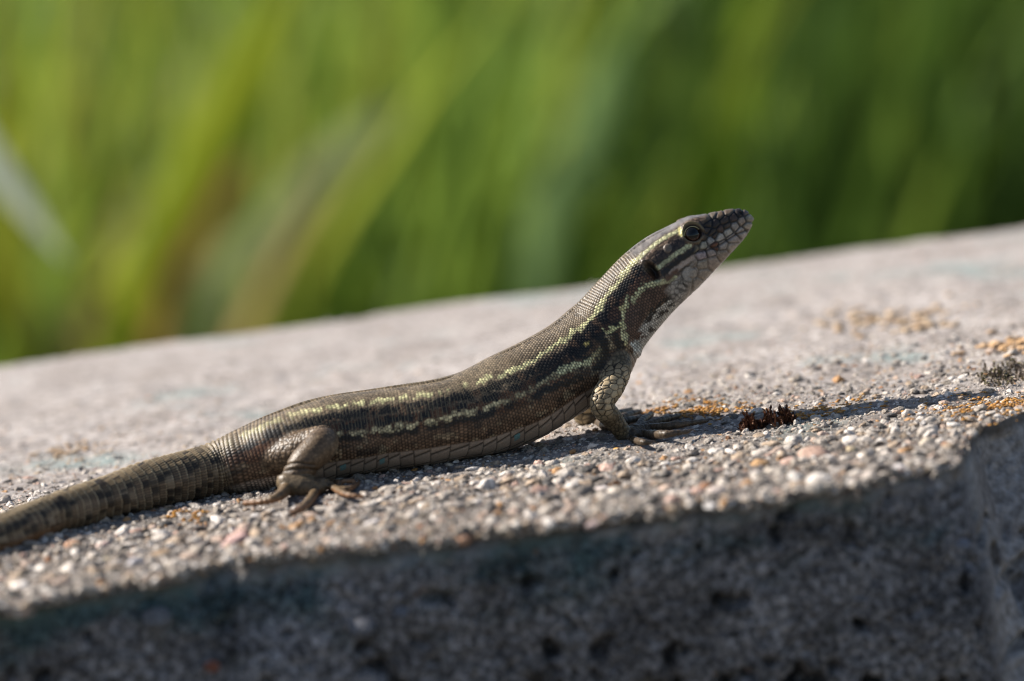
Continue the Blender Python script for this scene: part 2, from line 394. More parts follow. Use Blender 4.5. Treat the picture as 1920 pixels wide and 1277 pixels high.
def place_stones():
    global STONES
    # stones the photograph shows one by one: pixel, radii, colour
    named = [((442, 1014), 1.75, (.56, .36, .32)), ((300, 1034), 1.5, (.42, .29, .17)), ((132, 1026), 1.25, (.42, .22, .12)), ((196, 1022), .9, (.55, .40, .35)),
             ((1522, 850), 2.2, (.38, .25, .19)), ((1426, 863), 1.25, (.52, .31, .14)), ((1137, 909), 1.35, (.62, .55, .52)), ((1343, 922), 1.4, (.64, .54, .48)),
             ((1108, 970), 1.5, (.52, .40, .37)), ((1735, 826), 1.25, (.55, .47, .36)), ((1690, 878), 1.2, (.56, .52, .50)), ((1288, 922), 1.1, (.46, .36, .36)),
             ((250, 1060), 1.3, (.5, .48, .5)), ((560, 992), 1.2, (.45, .25, .10)), ((865, 1000), 1.2, (.50, .28, .17)), ((1420, 880), .9, (.56, .54, .53)),
             ((890, 878), 1.1, (.58, .55, .52)), ((1155, 839), .45, (.56, .30, .07)), ((200, 1045), 1.2, (.30, .26, .17)), ((1600, 838), 1.1, (.5, .4, .25)),
             ((1330, 940), .9, (.6, .57, .55)), ((845, 872), .8, (.5, .42, .32)), ((1625, 888), 1.3, (.5, .43, .38)), ((1490, 895), 1.1, (.55, .53, .5)), ((1240, 880), 1.1, (.42, .37, .30)),
             ((775, 879), .5, (.56, .28, .08)), ((1395, 905), .8, (.6, .56, .54)), ((700, 985), 1.3, (.5, .46, .44)), ((480, 965), 1.1, (.58, .55, .53)), ((610, 1000), .9, (.46, .33, .25))]
    NP = []
    for (q, r, c) in named:
        g = ground(*q); NP.append((g[0], g[1], r, c))
    arr = np.array([(a, b, r) for a, b, r, _ in NP])
    d = np.sqrt((STONES[:, None, 0]-arr[None, :, 0])**2+(STONES[:, None, 1]-arr[None, :, 1])**2)
    STONES = STONES[(d > .8*(STONES[:, None, 2]+arr[None, :, 2])).all(1)]
    fr = np.vstack([catmull(np.array(t['P']), 14)[:, :2] for t in FEET])
    df_ = np.sqrt((STONES[:, None, 0]-fr[None, :, 0])**2+(STONES[:, None, 1]-fr[None, :, 1])**2).min(1)
    STONES = STONES[~((df_ < .6+STONES[:, 2]) & (STONES[:, 2] > .28))]
    # how large each shows from the camera: nearest and biggest first
    vis = STONES[:, 2]*np.where(STONES[:, 1] < 25, 1.0, .55)
    vis[(STONES[:, 0] < -66) | (STONES[:, 0] > 58+(STONES[:, 1]+45)*.19)] = 0
    order = np.argsort(-vis)
    single, rest = order[:300-len(NP)], order[300-len(NP):]
    meshes = []
    rs = np.random.default_rng(3)
    b50 = ICO0
    for k in range(10):
        V = stone_shape(ICO1 if k < 10 else ICO0, rs)
        V[:, 2] *= .9
        meshes.append(mesh_from('pebble', V, ICO1[1])); meshes[-1].materials.append(mt_peb)
    cols = PAL[rs.choice(len(PAL), len(single), p=PALW)]*rs.uniform(.85, 1.15, (len(single), 1))
    items = [(x, y, r, c) for x, y, r, c in NP]+[(STONES[i, 0], STONES[i, 1], STONES[i, 2], tuple(cc)) for i, cc in zip(single, cols)]
    for k, (x, y, r, c) in enumerate(items):
        o = bpy.data.objects.new('pebble', meshes[k % 10]); COL.objects.link(o); o.parent = WALL
        o.matrix_parent_inverse = WALL_INV
        z = float(top_h(np.array([x]), np.array([y]))[0])
        o.location = (x*S, y*S, (z-r*(.12 if k < len(NP) else -.02))*S); o.rotation_euler = (rs.uniform(-.35, .35), rs.uniform(-.35, .35), rs.uniform(0, 6.28))
        o.scale = (r*1.08, r*1.08, r*.95); o.color = (*c, 1)
    mb = MB()
    st = STONES[rest]; z = top_h(st[:, 0], st[:, 1])
    cc = PAL[rs.choice(len(PAL), len(st), p=PALW)]*rs.uniform(.82, 1.15, (len(st), 1))
    for k, (x, y, r) in enumerate(st):
        fine = r > .45 and -40 < y < 16
        V = (SHAPES1[k % 16] if fine else SHAPES0[k % 24])
        V = rot_x(rot_z(V, k*2.4), rs.uniform(-.5, .5)); V = rot_z(V, k*1.7)*r*1.1
        mb.add(V+np.array([x, y, z[k]+r*(rs.uniform(-.35, .35) if y < -14 else rs.uniform(-.6, .16-.5*float(sstep(10, 60, np.array(y)))))]), ICO1[1] if fine else ICO0[1], cc[k])
    # stones standing out of the broken arris and showing in the front face
    for k in range(3000):
        x = rs.uniform(-70, 60); y = float(yfront(np.array([x]))[0]); r = min(1.0, .34*math.exp(.45*rs.normal()))
        if 41 < x: continue
        dz = rs.uniform(-.5, 1.5)
        V = rot_z(rot_x(SHAPES0[k % 24], rs.uniform(-1, 1)), k*1.3)*r
        hz = float(top_h(np.array([x]), np.array([y+1.6]))[0])
        mb.add(V+np.array([x, y+rs.uniform(-.05, 1.0), hz-dz*.55]), ICO0[1], PAL[rs.choice(len(PAL), p=PALW)]*rs.uniform(.8, 1.1))
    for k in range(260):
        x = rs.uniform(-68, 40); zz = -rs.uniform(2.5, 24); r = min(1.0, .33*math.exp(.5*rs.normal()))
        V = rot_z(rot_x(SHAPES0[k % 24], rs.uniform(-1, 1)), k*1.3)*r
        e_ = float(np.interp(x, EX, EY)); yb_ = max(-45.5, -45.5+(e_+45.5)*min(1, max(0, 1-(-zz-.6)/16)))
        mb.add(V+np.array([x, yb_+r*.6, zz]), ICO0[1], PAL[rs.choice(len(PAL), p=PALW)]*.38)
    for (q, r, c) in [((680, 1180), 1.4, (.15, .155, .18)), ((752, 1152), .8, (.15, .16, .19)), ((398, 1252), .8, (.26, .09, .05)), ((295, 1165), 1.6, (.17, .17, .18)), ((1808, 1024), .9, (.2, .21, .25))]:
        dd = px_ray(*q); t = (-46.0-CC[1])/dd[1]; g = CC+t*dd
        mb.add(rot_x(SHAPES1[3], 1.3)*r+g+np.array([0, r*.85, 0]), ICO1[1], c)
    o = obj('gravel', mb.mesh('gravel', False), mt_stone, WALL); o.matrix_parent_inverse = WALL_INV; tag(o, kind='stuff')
# ------------------------------------------------------------------ lizard
GP = np.array([ground(*q)[:2] for q in [(-430, 1118), (-120, 1062), (12, 1032), (112, 996), (210, 970), (310, 946), (410, 924), (545, 907), (715, 880), (818, 866), (1150, 805)]])
def ysag(x): return np.interp(x, np.r_[GP[:, 0], GP[-1, 0]+40], np.r_[GP[:, 1], GP[-1, 1]+40*.16])
def P3(px, py, lat=0.0):
    """Pixel + distance (mm) towards the camera from the lizard's own mid-plane."""
    d = px_ray(px, py); t = 600.0
    for _ in range(12):
        x = CC[0]+t*d[0]; t = (ysag(x)-lat-CC[1])/d[1]
    return CC+t*d
def project(P):
    q = P-CC; w = q@CF
    return IW/2+FPX*(q@CR)/w, IH/2-FPX*(q@CU)/w

ST = [  # top silhouette, bottom silhouette, width ratio, squareness
    ((-420, 1096), (-412, 1122), 1.0, 2), ((-260, 1040), (-245, 1088), 1.0, 2), ((-125, 1004), (-104, 1062), 1.0, 2),
    ((-15, 972), (12, 1042), 1.0, 2), ((85, 931), (112, 1000), 1.0, 2), ((185, 897), (210, 976), 1.0, 2), ((285, 862), (310, 948), 1.0, 2), ((380, 836), (410, 926), 1.02, 2),
    ((440, 806), (475, 920), 1.05, 2), ((510, 776), (545, 911), 1.08, 2.1), ((600, 746), (618, 898), 1.1, 2.1), ((700, 730), (715, 881), 1.12, 2.1), ((800, 718), (818, 867), 1.12, 2.1),
    ((860, 702), (893, 856), 1.1, 2.1), ((930, 668), (985, 829), 1.06, 2.05), ((1000, 633), (1070, 781), 1.0, 2), ((1045, 605), (1130, 742), .96, 2), ((1085, 572), (1172, 706), .9, 2),
    ((1113, 542), (1194, 666), .86, 2), ((1140, 513), (1222, 627), .84, 2), ((1168, 485), (1250, 593), .86, 2.1), ((1195, 462), (1272, 571), .88, 2.2), ((1225, 441), (1293, 549), .88, 2.4),
    ((1257, 424), (1317, 525), .86, 2.5), ((1290, 408), (1341, 501), .82, 2.5), ((1325, 401), (1363, 479), .80, 2.4), ((1360, 393), (1386, 455), .78, 2.2), ((1388, 391), (1402, 436), .72, 2), ((1402, 396), (1408, 424), .62, 2)]
cT = np.array([P3(*s[0]) for s in ST]); cB = np.array([P3(*s[1]) for s in ST])
NS = 460
ctr = catmull((cT+cB)/2, NS); half = catmull((cT-cB)/2, NS)
ratio = np.interp(np.linspace(0, 1, NS), np.linspace(0, 1, len(ST)), [s[2] for s in ST])
sq = np.interp(np.linspace(0, 1, NS), np.linspace(0, 1, len(ST)), [s[3] for s in ST])
ra = np.linalg.norm(half, axis=1); eup = half/ra[:, None]
tan = np.gradient(ctr, axis=0); seg = np.linalg.norm(tan, axis=1); tan /= seg[:, None]
elat = np.cross(eup, tan); elat /= np.linalg.norm(elat, axis=1)[:, None]
if elat[200, 1] > 0: elat = -elat                 # points to the camera side
arcs = np.r_[0, np.cumsum(np.linalg.norm(np.diff(ctr, axis=0), axis=1))]
rb = ra*ratio

def station_s(k): return np.interp(k, np.linspace(0, len(ST)-1, NS), arcs)   # arc length at table row k

def body_tube():
    n = 72; th = np.linspace(0, 2*math.pi, n, endpoint=False)
    e = (2/sq)[:, None]
    cx = np.sign(np.cos(th))*np.abs(np.cos(th))**e; sx = np.sign(np.sin(th))*np.abs(np.sin(th))**e
    V = ctr[:, None]+ra[:, None, None]*cx[..., None]*eup[:, None]+rb[:, None, None]*sx[..., None]*elat[:, None]
    V = V.reshape(-1, 3); F = grid_faces(NS, n, True)
    N = len(V); V = np.vstack([V, ctr[0], ctr[-1]+tan[-1]*ra[-1]*.55])
    j = np.arange(n); j2 = (j+1) % n
    T = np.vstack([np.stack([j2, j, np.full(n, N)], -1), np.stack([(NS-1)*n+j, (NS-1)*n+j2, np.full(n, N+1)], -1)])
    return V, F, T

def mirror(P):
    P = np.asarray(P, float); return np.stack([P[:, 0], 2*ysag(P[:, 0])-P[:, 1], P[:, 2]], -1)
def G(px, py, h): return ground(px, py, h)

hind = dict(P=[P3(466, 868, 1.4), P3(512, 860, 3.0), P3(560, 845, 4.7), P3(604, 826, 6.7), P3(600, 838, 8.4), P3(572, 868, 9.0), P3(543, 902, 9.2)],
            R=[1.2, 1.95, 2.15, 1.72, 2.0, 1.85, 1.25])
hfoot = dict(P=[P3(541, 905, 9.4), P3(570, 912, 10.2), P3(598, 912, 10.8)], R=[1.45, 1.5, 1.05])
htoes = [dict(P=[P3(594, 906, 11), P3(590, 924, 12.0), G(572, 948, 0.90), G(546, 964, 0.80)], R=[.74, .56, .47, .3]),
         dict(P=[P3(600, 903, 10.6), P3(622, 912, 11), G(650, 927, 1.05), G(684, 932, 0.75)], R=[.70, .52, .46, .3]),
         dict(P=[P3(602, 903, 10.0), P3(628, 913, 9.6), G(650, 917, .9), P3(672, 908, 8.5)], R=[.6, .48, .44, .3]),
         dict(P=[P3(600, 903, 9.0), P3(620, 904, 8.0), G(640, 903, 1.15), G(664, 902, 0.85)], R=[.58, .46, .42, .28]),
         dict(P=[P3(538, 915, 9.6), G(522, 931, 1.35), G(495, 940, 1.05), G(458, 944, 0.80)], R=[.80, .56, .46, .3])]
fore = dict(P=[P3(1150, 668, 2.6), P3(1160, 690, 4.6), P3(1147, 722, 6.4), P3(1128, 757, 7.8), P3(1148, 786, 7.4), P3(1168, 812, 7.2)],
            R=[2.0, 1.65, 1.6, 1.42, 1.26, .98])
fhand = dict(P=[P3(1168, 814, 7.2), P3(1190, 812, 7.0)], R=[1.0, .82])
ftoes = [dict(P=[P3(1184, 815, 7.6), P3(1212, 815, 8), G(1248, 814, 1.0), G(1292, 809, .8)], R=[.72, .58, .52, .32]),
         dict(P=[P3(1188, 808, 6.8), P3(1222, 803, 6.5), G(1268, 797, 1.1), G(1326, 789, .8)], R=[.72, .60, .54, .32]),
         dict(P=[P3(1188, 806, 6.0), P3(1214, 797, 5.0), G(1240, 788, .8), G(1272, 780, .5)], R=[.6, .5, .44, .27]),
         dict(P=[P3(1182, 806, 5.6), P3(1196, 800, 4.6), G(1206, 788, .8), G(1222, 776, .5)], R=[.56, .46, .42, .27]),
         dict(P=[P3(1176, 818, 7.6), P3(1186, 824, 8.4), G(1204, 829, .6), G(1220, 830, .4)], R=[.56, .46, .42, .27])]
ffore = dict(P=[P3(1150, 668, -3.0), P3(1135, 715, -5.6), P3(1092, 768, -7.8), P3(1108, 786, -7.6), P3(1130, 793, -7.4)], R=[1.9, 1.6, 1.05, 1.1, .95])
fftoes = [dict(P=[P3(1128, 794, -7.4), G(1158, 786, .8), G(1198, 772, .5)], R=[.7, .45, .3]),
          dict(P=[P3(1128, 792, -7.8), G(1152, 780, .8), G(1182, 768, .5)], R=[.7, .45, .3]),
          dict(P=[P3(1128, 794, -7.0), G(1162, 792, .8), G(1204, 782, .5)], R=[.7, .45, .3]),
          dict(P=[P3(1124, 794, -8.0), G(1136, 778, .8), G(1154, 768, .5)], R=[.7, .45, .3]),
          dict(P=[P3(1124, 795, -7.0), G(1140, 798, .8), G(1162, 798, .5)], R=[.7, .45, .3])]
CHAINS = []          # (kind, dense points, dense radii, is_near)
def add_chain(kind, d, near=True, n=40, flip=False):
    P = np.array(d['P']); P = mirror(P) if flip else P
    P = catmull(P, n); R = np.interp(np.linspace(0, 1, n), np.linspace(0, 1, len(d['R'])), d['R'])
    CHAINS.append((kind, P, R))
add_chain('hind', hind); add_chain('hfoot', hfoot)
for t in htoes: add_chain('htoe', t)
add_chain('fore', fore); add_chain('fhand', fhand)
for t in ftoes: add_chain('ftoe', t)
add_chain('fore', ffore)
for t in fftoes: add_chain('ftoe', t)
add_chain('hind', hind, flip=True); add_chain('hfoot', hfoot, flip=True)
for t in htoes: add_chain('htoe', t, flip=True)

def cell3(P, size, seed=0):
    """F1, F2 and id of a jittered 3-D cell pattern (irregular scales)."""
    q = P/size; b = np.floor(q).astype(np.int64)
    d1 = np.full(len(P), 9.0); d2 = np.full(len(P), 9.0); cid = np.zeros(len(P))
    for i in (-1, 0, 1):
        for j in (-1, 0, 1):
            for k in (-1, 0, 1):
                c = b+np.array([i, j, k])
                o = np.stack([hash3(c[:, 0], c[:, 1], c[:, 2], seed+s) for s in (1, 2, 3)], -1)*.7+.15
                d = np.linalg.norm(c+o-q, axis=1)
                h = hash3(c[:, 0], c[:, 1], c[:, 2], seed+9)
                nw = d < d1
                d2 = np.where(nw, d1, np.minimum(d2, d)); cid = np.where(nw, h, cid); d1 = np.where(nw, d, d1)
    return d1, d2, cid

def poly_dist(x, y, pts):
    d = np.full(len(x), 1e9)
    pts = np.array(pts, float)
    if len(pts) == 1: return np.hypot(x-pts[0, 0], y-pts[0, 1])
    for (ax, ay), (bx, by) in zip(pts[:-1], pts[1:]):
        vx, vy = bx-ax, by-ay
        t = np.clip(((x-ax)*vx+(y-ay)*vy)/(vx*vx+vy*vy), 0, 1)
        d = np.minimum(d, np.hypot(x-ax-t*vx, y-ay-t*vy))
    return d

def build_lizard():
    # --- rough union of body and limbs, remeshed into one skin
    V, F, T = body_tube(); VV = [V]; FF = [tuple(f) for f in F]+[tuple(f) for f in T]; n = len(V)
    for kind, P, R in CHAINS:
        v, f, t = tube(P, R, 20); VV.append(v); FF += [tuple(a) for a in f+n]+[tuple(a) for a in t+n]; n += len(v)
    me0 = bpy.data.meshes.new('rough'); me0.from_pydata(np.vstack(VV).tolist(), [], FF)
    tmp = bpy.data.objects.new('rough', me0); COL.objects.link(tmp)
    bm = __import__('bmesh').new(); bm.from_mesh(me0)
    __import__('bmesh').ops.recalc_face_normals(bm, faces=bm.faces); bm.to_mesh(me0); bm.free()
    md = tmp.modifiers.new('r', 'REMESH'); md.mode = 'VOXEL'; md.voxel_size = .100
    dg = bpy.context.evaluated_depsgraph_get()
    ev = tmp.evaluated_get(dg); me = bpy.data.meshes.new_from_object(ev)
    bpy.data.objects.remove(tmp); bpy.data.meshes.remove(me0)
    N = len(me.vertices); co = np.empty(N*3, np.float32); me.vertices.foreach_get('co', co); co = co.reshape(-1, 3).astype(float)
    ed = np.empty(len(me.edges)*2, np.int32); me.edges.foreach_get('vertices', ed); ed = ed.reshape(-1, 2)
    deg = np.bincount(ed.ravel(), minlength=N).astype(float)[:, None]
    def smooth(co, it, lam):
        for _ in range(it):
            acc = np.stack([np.bincount(ed[:, 0], co[ed[:, 1], k], N)+np.bincount(ed[:, 1], co[ed[:, 0], k], N) for k in range(3)], -1)
            co = co+lam*(acc/deg-co)
        return co
    co = smooth(co, 8, .55)
    me.vertices.foreach_set('co', co.astype(np.float32).ravel()); me.update()
    nr = np.empty(N*3, np.float32); me.vertex_normals.foreach_get('vector', nr); nr = nr.reshape(-1, 3).astype(float)

    # --- body coordinates of every vertex
    idx = np.zeros(N, int)
    for a in range(0, N, 20000):
        d = ((co[a:a+20000, None, :]-ctr[None])**2).sum(-1); idx[a:a+20000] = d.argmin(1)
    rel = co-ctr[idx]; ds = (rel*tan[idx]).sum(1)
    s = arcs[idx]+np.clip(ds, -1, 1)
    hu = (rel*eup[idx]).sum(1)/ra[idx]; hl = (rel*elat[idx]).sum(1)/rb[idx]
    phi = np.arctan2(np.abs(hl), hu)                   # 0 on the back, pi under the belly
    side = np.sign(hl)
    rho = np.hypot(hu, hl); db = (rho-1)*ra[idx]
    # --- limb distance
    dl = np.full(N, 9e9); kind = np.zeros(N, int); lt = np.zeros(N)
    kinds = ['hind', 'hfoot', 'htoe', 'fore', 'fhand', 'ftoe']
    for kd, P, R in CHAINS:
        lo, hi = P.min(0)-3.2, P.max(0)+3.2
        sel = np.where(((co > lo) & (co < hi)).all(1))[0]
        for a in range(0, len(sel), 20000):
            q = sel[a:a+20000]
            D = np.linalg.norm(co[q][:, None]-P[None], axis=2)-R[None]; k = D.argmin(1); dm = D[np.arange(len(q)), k]
            b = dm < dl[q]; dl[q[b]] = dm[b]; kind[q[b]] = kinds.index(kd); lt[q[b]] = k[b]/(len(P)-1)
    limb = sstep(-.25, .35, np.minimum(db, 1.5)-np.minimum(dl, 1.5))
    blendw = (np.exp(-((np.minimum(db, 3)-np.minimum(dl, 3))/.55)**2)*np.isin(kind, [0, 3])*(dl < 2))[:, None]
    c0 = co
    for _ in range(40):
        co = co+blendw*(smooth(co, 1, .6)-co)
    me.vertices.foreach_set('co', co.astype(np.float32).ravel()); me.update()
    nr = np.empty(N*3, np.float32); me.vertex_normals.foreach_get('vector', nr); nr = nr.reshape(-1, 3).astype(float)
    # --- side view coordinates, far flank mirrored on the near one
    lat = np.abs(co[:, 1]-ysag(co[:, 0]))
    pr = np.stack([co[:, 0], ysag(co[:, 0])-lat, co[:, 2]], -1)
    X, Y = project(pr)
    sTail, sHip, sNeck, sHead = station_s(8.2), station_s(9.5), station_s(19), station_s(21.5)
    ss = np.linspace(0, arcs[-1], 4000); U = np.r_[0, np.cumsum(np.diff(ss)/np.interp(ss[1:], [0, station_s(5), station_s(6), station_s(7), station_s(7.6), station_s(8.2), station_s(9.3), station_s(16)], [1.0, 1.12, 1.0, .8, .58, .45, .42, .31]))]
    u = np.interp(s, ss, U)+.05*side+(.12+.43*sstep(station_s(7), station_s(9), s))*vnoise(s/4.5, phi*1.5, 1, seed=81)
    ncol = np.where(s < sTail, 58, 72)
    tq0 = np.floor((side*phi+math.pi)*58/(2*math.pi)).astype(np.int64)
    u = u+.11*(hash3(tq0, tq0*0, tq0*0+7, 6)-.5)*(1-sstep(station_s(7.1), station_s(8.1), s))
    row = np.floor(u); fu = u-row
    tailm = 1-sstep(station_s(7.1), station_s(8.1), s)
    c = (side*phi+math.pi)*ncol/(2*math.pi)+.5*vnoise(s/5, phi*1.5, 2, seed=82)+np.where((row % 2 == 1) & (tailm < .5), .5, 0)
    col_i = np.floor(c); fc = c-col_i
    rid = hash3(row.astype(np.int64), col_i.astype(np.int64), np.zeros(N, np.int64), 3)
    jx, jy = (rid-.5)*5.5, (hash3(col_i.astype(np.int64), row.astype(np.int64), np.ones(N, np.int64), 4)-.5)*5.5
    wx = X+3.6*vnoise(X/10, Y/10, seed=61)+1.2*vnoise(X/4, Y/4, seed=62)+jx
    wy = Y+3.6*vnoise(X/10, Y/10, seed=63)+1.2*vnoise(X/4, Y/4, seed=64)+jy
    disp = .16*fbm(s/7, phi*1.3, side, 2, seed=91)+.07*np.sin(s/1.15+1.5*np.sin(phi*2))*sstep(.3, .5, phi/3.14)*(1-sstep(.75, .9, phi/3.14))
    C = np.zeros((N, 3))
    vv = (1-np.cos(np.clip(phi+math.radians(9), 0, math.pi)))/2
    sTail, sHip, sNeck, sHead = station_s(8.2), station_s(9.5), station_s(19), station_s(21.5)
    def L(c): return np.array(c)
    def mixin(w, col):
        nonlocal C
        w = np.clip(w, 0, 1)[:, None]; C = C*(1-w)+w*np.asarray(col)
    def stroke(pts, hw, col, soft=2.5, amt=1.0, brk=None, warp=True):
        x, y = (wx, wy) if warp else (X, Y)
        p = np.array(pts); sel = np.where((x > p[:, 0].min()-hw-9) & (x < p[:, 0].max()+hw+9) & (y > p[:, 1].min()-hw-9) & (y < p[:, 1].max()+hw+9))[0]
        w = np.zeros(N); d = poly_dist(x[sel], y[sel], pts)
        w[sel] = (1-sstep(hw-soft, hw+soft, d))*amt
        if brk is not None:
            w[sel] *= sstep(brk[1]-.25, brk[1]+.25, vnoise(X[sel]/brk[0], Y[sel]/brk[0]*.4, seed=77+int(pts[0][0])))
        mixin(w, col)
    dorsal, pale, dark, brown = L((.132, .100, .064)), L((.50, .475, .25)), L((.012, .0105, .009)), L((.072, .033, .016))
    beads, flank, belly = L((.46, .40, .23)), L((.105, .064, .038)), L((.30, .235, .18))
    # base by height on the side
    C[:] = dorsal
    n1 = vnoise(s/2.2, phi*4, seed=5)
    mixin(sstep(.30, .36, vv+.02*n1), brown)
    mixin(sstep(.52, .60, vv+.03*n1), flank)
    mixin(sstep(.80, .84, vv+.01*n1), belly)
    C *= (1+.22*vnoise(s/1.6, phi*5, seed=6)+.15*vnoise(s/.7, phi*12, seed=8))[:, None]
    front = sstep(1010, 1050, X)
    # dark brown flecks on the back
    mixin(.5*sstep(.25, .6, vnoise(s/1.3, phi*7, seed=9))*(vv < .22), L((.07, .05, .03)))
    mixin(.75*sstep(.35, .6, vnoise(s/1.5, phi*6, side, seed=10)+.35*(rid-.5))*(vv > .28)*(vv < .76), dark*1.3)
    mixin(.45*sstep(.42, .7, vnoise(s/1.1, phi*8, side, seed=14)+.5*(rid-.5))*(vv > .5)*(vv < .78), L((.26, .21, .13)))
    # black area behind the shoulder, brown neck
    stroke([(1090, 650), (1115, 640), (1125, 615), (1140, 598)], 26, dark, 6)
    stroke([(1050, 690), (1085, 668), (1110, 655)], 12, dark, 5)
    stroke([(1120, 618), (1135, 612)], 7, L((.05, .026, .015)), 5)
    stroke([(1078, 650), (1095, 628)], 6, L((.055, .03, .017)), 5)
    stroke([(1148, 590), (1165, 562), (1185, 535), (1200, 520)], 13, L((.085, .044, .026)), 5)
    stroke([(1186, 620), (1188, 590), (1210, 565), (1235, 548)], 19, L((.085, .05, .034)), 6)
    # black upper band
    stroke([(430, 852), (480, 828), (530, 806), (580, 793), (644, 780), (704, 772), (760, 764), (810, 758), (850, 748), (880, 739), (915, 726), (950, 712), (985, 703)], 7.5, dark, 3, 1, (16, -.75))
    stroke([(985, 703), (1010, 689), (1045, 668), (1075, 650), (1100, 626), (1118, 606), (1134, 584), (1152, 562), (1168, 542), (1187, 518), (1197, 505)], 8.5, dark, 3)
    mixin(.7*sstep(.30, .6, vnoise(s/1.2, phi*7, side, seed=16)+.5*(rid-.5))*(vv > .22)*(vv < .52), L((.085, .05, .028)))
    # black lower blotches above and below the lateral line
    stroke([(560, 812), (640, 801), (700, 794), (780, 781), (845, 766), (890, 756)], 7, dark, 3, 1, (17, -.2))
    for q in ([(912, 746), (930, 743)], [(960, 729), (972, 724)], [(1008, 713), (1026, 706)], [(1040, 694), (1052, 690)]): stroke(q, 8, dark, 3)
    stroke([(600, 826), (640, 823), (700, 817), (760, 810), (830, 797), (905, 778), (960, 760), (1000, 744), (1050, 722), (1090, 708)], 6.5, dark, 3, .95, (18, -.3))
    # pale dorsolateral line
    C1 = pale
    stroke([(330, 868), (400, 842), (440, 824), (500, 797), (560, 775), (595, 771)], 6, L((.30, .27, .15)), 3, .8, (10, -.2))
    stroke([(560, 775), (595, 770), (644, 760), (704, 754), (751, 747), (799, 740), (847, 732), (865, 725), (900, 714), (940, 701), (977, 687)], 3.6, pale*.85, 3, .95, (8, -.15))
    stroke([(940, 701), (977, 687), (1003, 671), (1042, 646), (1068, 630), (1094, 609), (1113, 591), (1131, 568), (1145, 548), (1163, 525), (1178, 503), (1195, 485), (1207, 474)], 3.8, pale, 2.2)
    stroke([(1207, 472), (1228, 457), (1250, 444), (1274, 431)], 3.6, L((.36, .36, .20)), 2.5)
    # lateral bead line
    stroke([(636, 813), (665, 811), (715, 806), (765, 798), (815, 790), (852, 778), (902, 767), (940, 757)], 4.2, beads, 3, 1, (11, -.45))
    stroke([(940, 757), (970, 744), (990, 735), (1020, 716), (1053, 696)], 4.0, beads*.6, 3, .9, (13, -.6))
    stroke([(1050, 696), (1065, 688), (1082, 686), (1100, 680), (1108, 675)], 5.2, L((.5, .5, .29)), 3)
    stroke([(1120, 668), (1128, 657)], 7, L((.27, .24, .13)), 4); stroke([(1101, 643)], 5.5, L((.52, .40, .13)), 2)
    stroke([(1140, 652), (1128, 678), (1120, 692)], 8, dark, 4); stroke([(1156, 634), (1160, 650)], 8, dark, 4)
    # neck lines
    stroke([(1266, 521), (1250, 527), (1238, 529), (1220, 531), (1206, 539), (1194, 555), (1188, 564)], 4.6, L((.46, .45, .25)), 2.5)
    stroke([(1177, 553), (1173, 572), (1166, 585), (1167, 605), (1170, 618), (1172, 646)], 3.2, L((.48, .45, .24)), 2); stroke([(1164, 578)], 5.5, L((.48, .43, .2)), 2)
    stroke([(1166, 607), (1150, 615), (1134, 622)], 4, L((.46, .44, .21)), 2.5); stroke([(1136, 626), (1143, 640), (1147, 652)], 3, L((.25, .2, .12)), 2)
    # throat
    thr = poly_dist(X, Y, [(1262, 566), (1238, 590), (1215, 625), (1200, 655)])
    throat = (1-sstep(14, 22, thr))*(X > 1185)*((X-1210)*.62+(Y-604)*.78 > -6)
    mixin(throat, L((.40, .38, .33)))
    stroke([(1262, 553), (1250, 562), (1233, 577), (1219, 591), (1210, 606)], 3.2, dark*1.6, 2)
    for q in ([(1256, 572), (1262, 567)], [(1238, 592), (1247, 585)], [(1219, 620), (1223, 614)], [(1262, 558), (1275, 548)]): stroke(q, 3.4, dark*2, 2)
    stroke([(1191, 650)], 9, L((.42, .44, .40)), 2); stroke([(1192, 634), (1200, 628)], 6, L((.08, .045, .03)), 3)

    # --- scales of the body (hex rows), rings on the tail, plates on the belly
    ringy = sstep(station_s(7.6), station_s(8.3), s)*(1-sstep(station_s(12.5), station_s(15), s))*(1-sstep(.42, .52, vv))
    dome = np.clip(1-((fu-.45)/.55)**2, 0, 1)*(1-(1-.55*ringy)*(1-np.clip(1-((fc-.5)/.56)**2, 0, 1)))
    tdome = (.25+.75*fu**1.2)*(1-.35*np.abs(fc-.5)*2)*np.where(fu > .9, (1-fu)/.1, 1)
    headm = sstep(station_s(20.2), station_s(20.8), s)
    bellym = sstep(.775, .80, vv)*(1-sstep(station_s(16.2), station_s(17), s))*sstep(station_s(8.7), station_s(9.3), s)
    body_only = 1-limb
    # plates
    pu = s/1.68; prow = np.floor(pu); pf = pu-prow
    pc = (phi-2.16)/.40+.35*(pf-.5); pcol = np.floor(pc); pcf = pc-pcol
    seam = np.minimum(np.minimum(pf, 1-pf)/.07, np.minimum(pcf, 1-pcf)/.13)
    prid = hash3(prow.astype(np.int64), pcol.astype(np.int64), side.astype(np.int64), 12)
    plate = np.clip(seam, 0, 1)
    grn = (1-headm)*(1-bellym)*(1-tailm)
    disp += body_only*(grn*(.105-.045*ringy)*(dome-.4)+bellym*(.10*plate-.05+.07*(pf-.5))+tailm*.42*(tdome-.4))
    shade = 1+(grn*((.12+.22*ringy+(1.5-.4*ringy)*dome**1.3)*(.62+.76*rid)-1))
    C = C*(1+body_only[:, None]*(shade-1)[:, None])
    # rings of the rear back: pale trailing rims, their highlight put into the colour
    rimr = grn*sstep(station_s(9), station_s(9.6), s)*(1-sstep(station_s(13.5), station_s(15.5), s))*(vv < .5)*sstep(.72, .85, fu)
    C = C*(1-.45*rimr[:, None]*body_only[:, None])+np.array([.24, .20, .12])*(.45*rimr*body_only)[:, None]
    pb = (.85+.3*prid)*(.18+.82*plate)
    bw = (bellym*body_only)[:, None]
    C = C*(1-bw)+(belly*pb[:, None])*bw
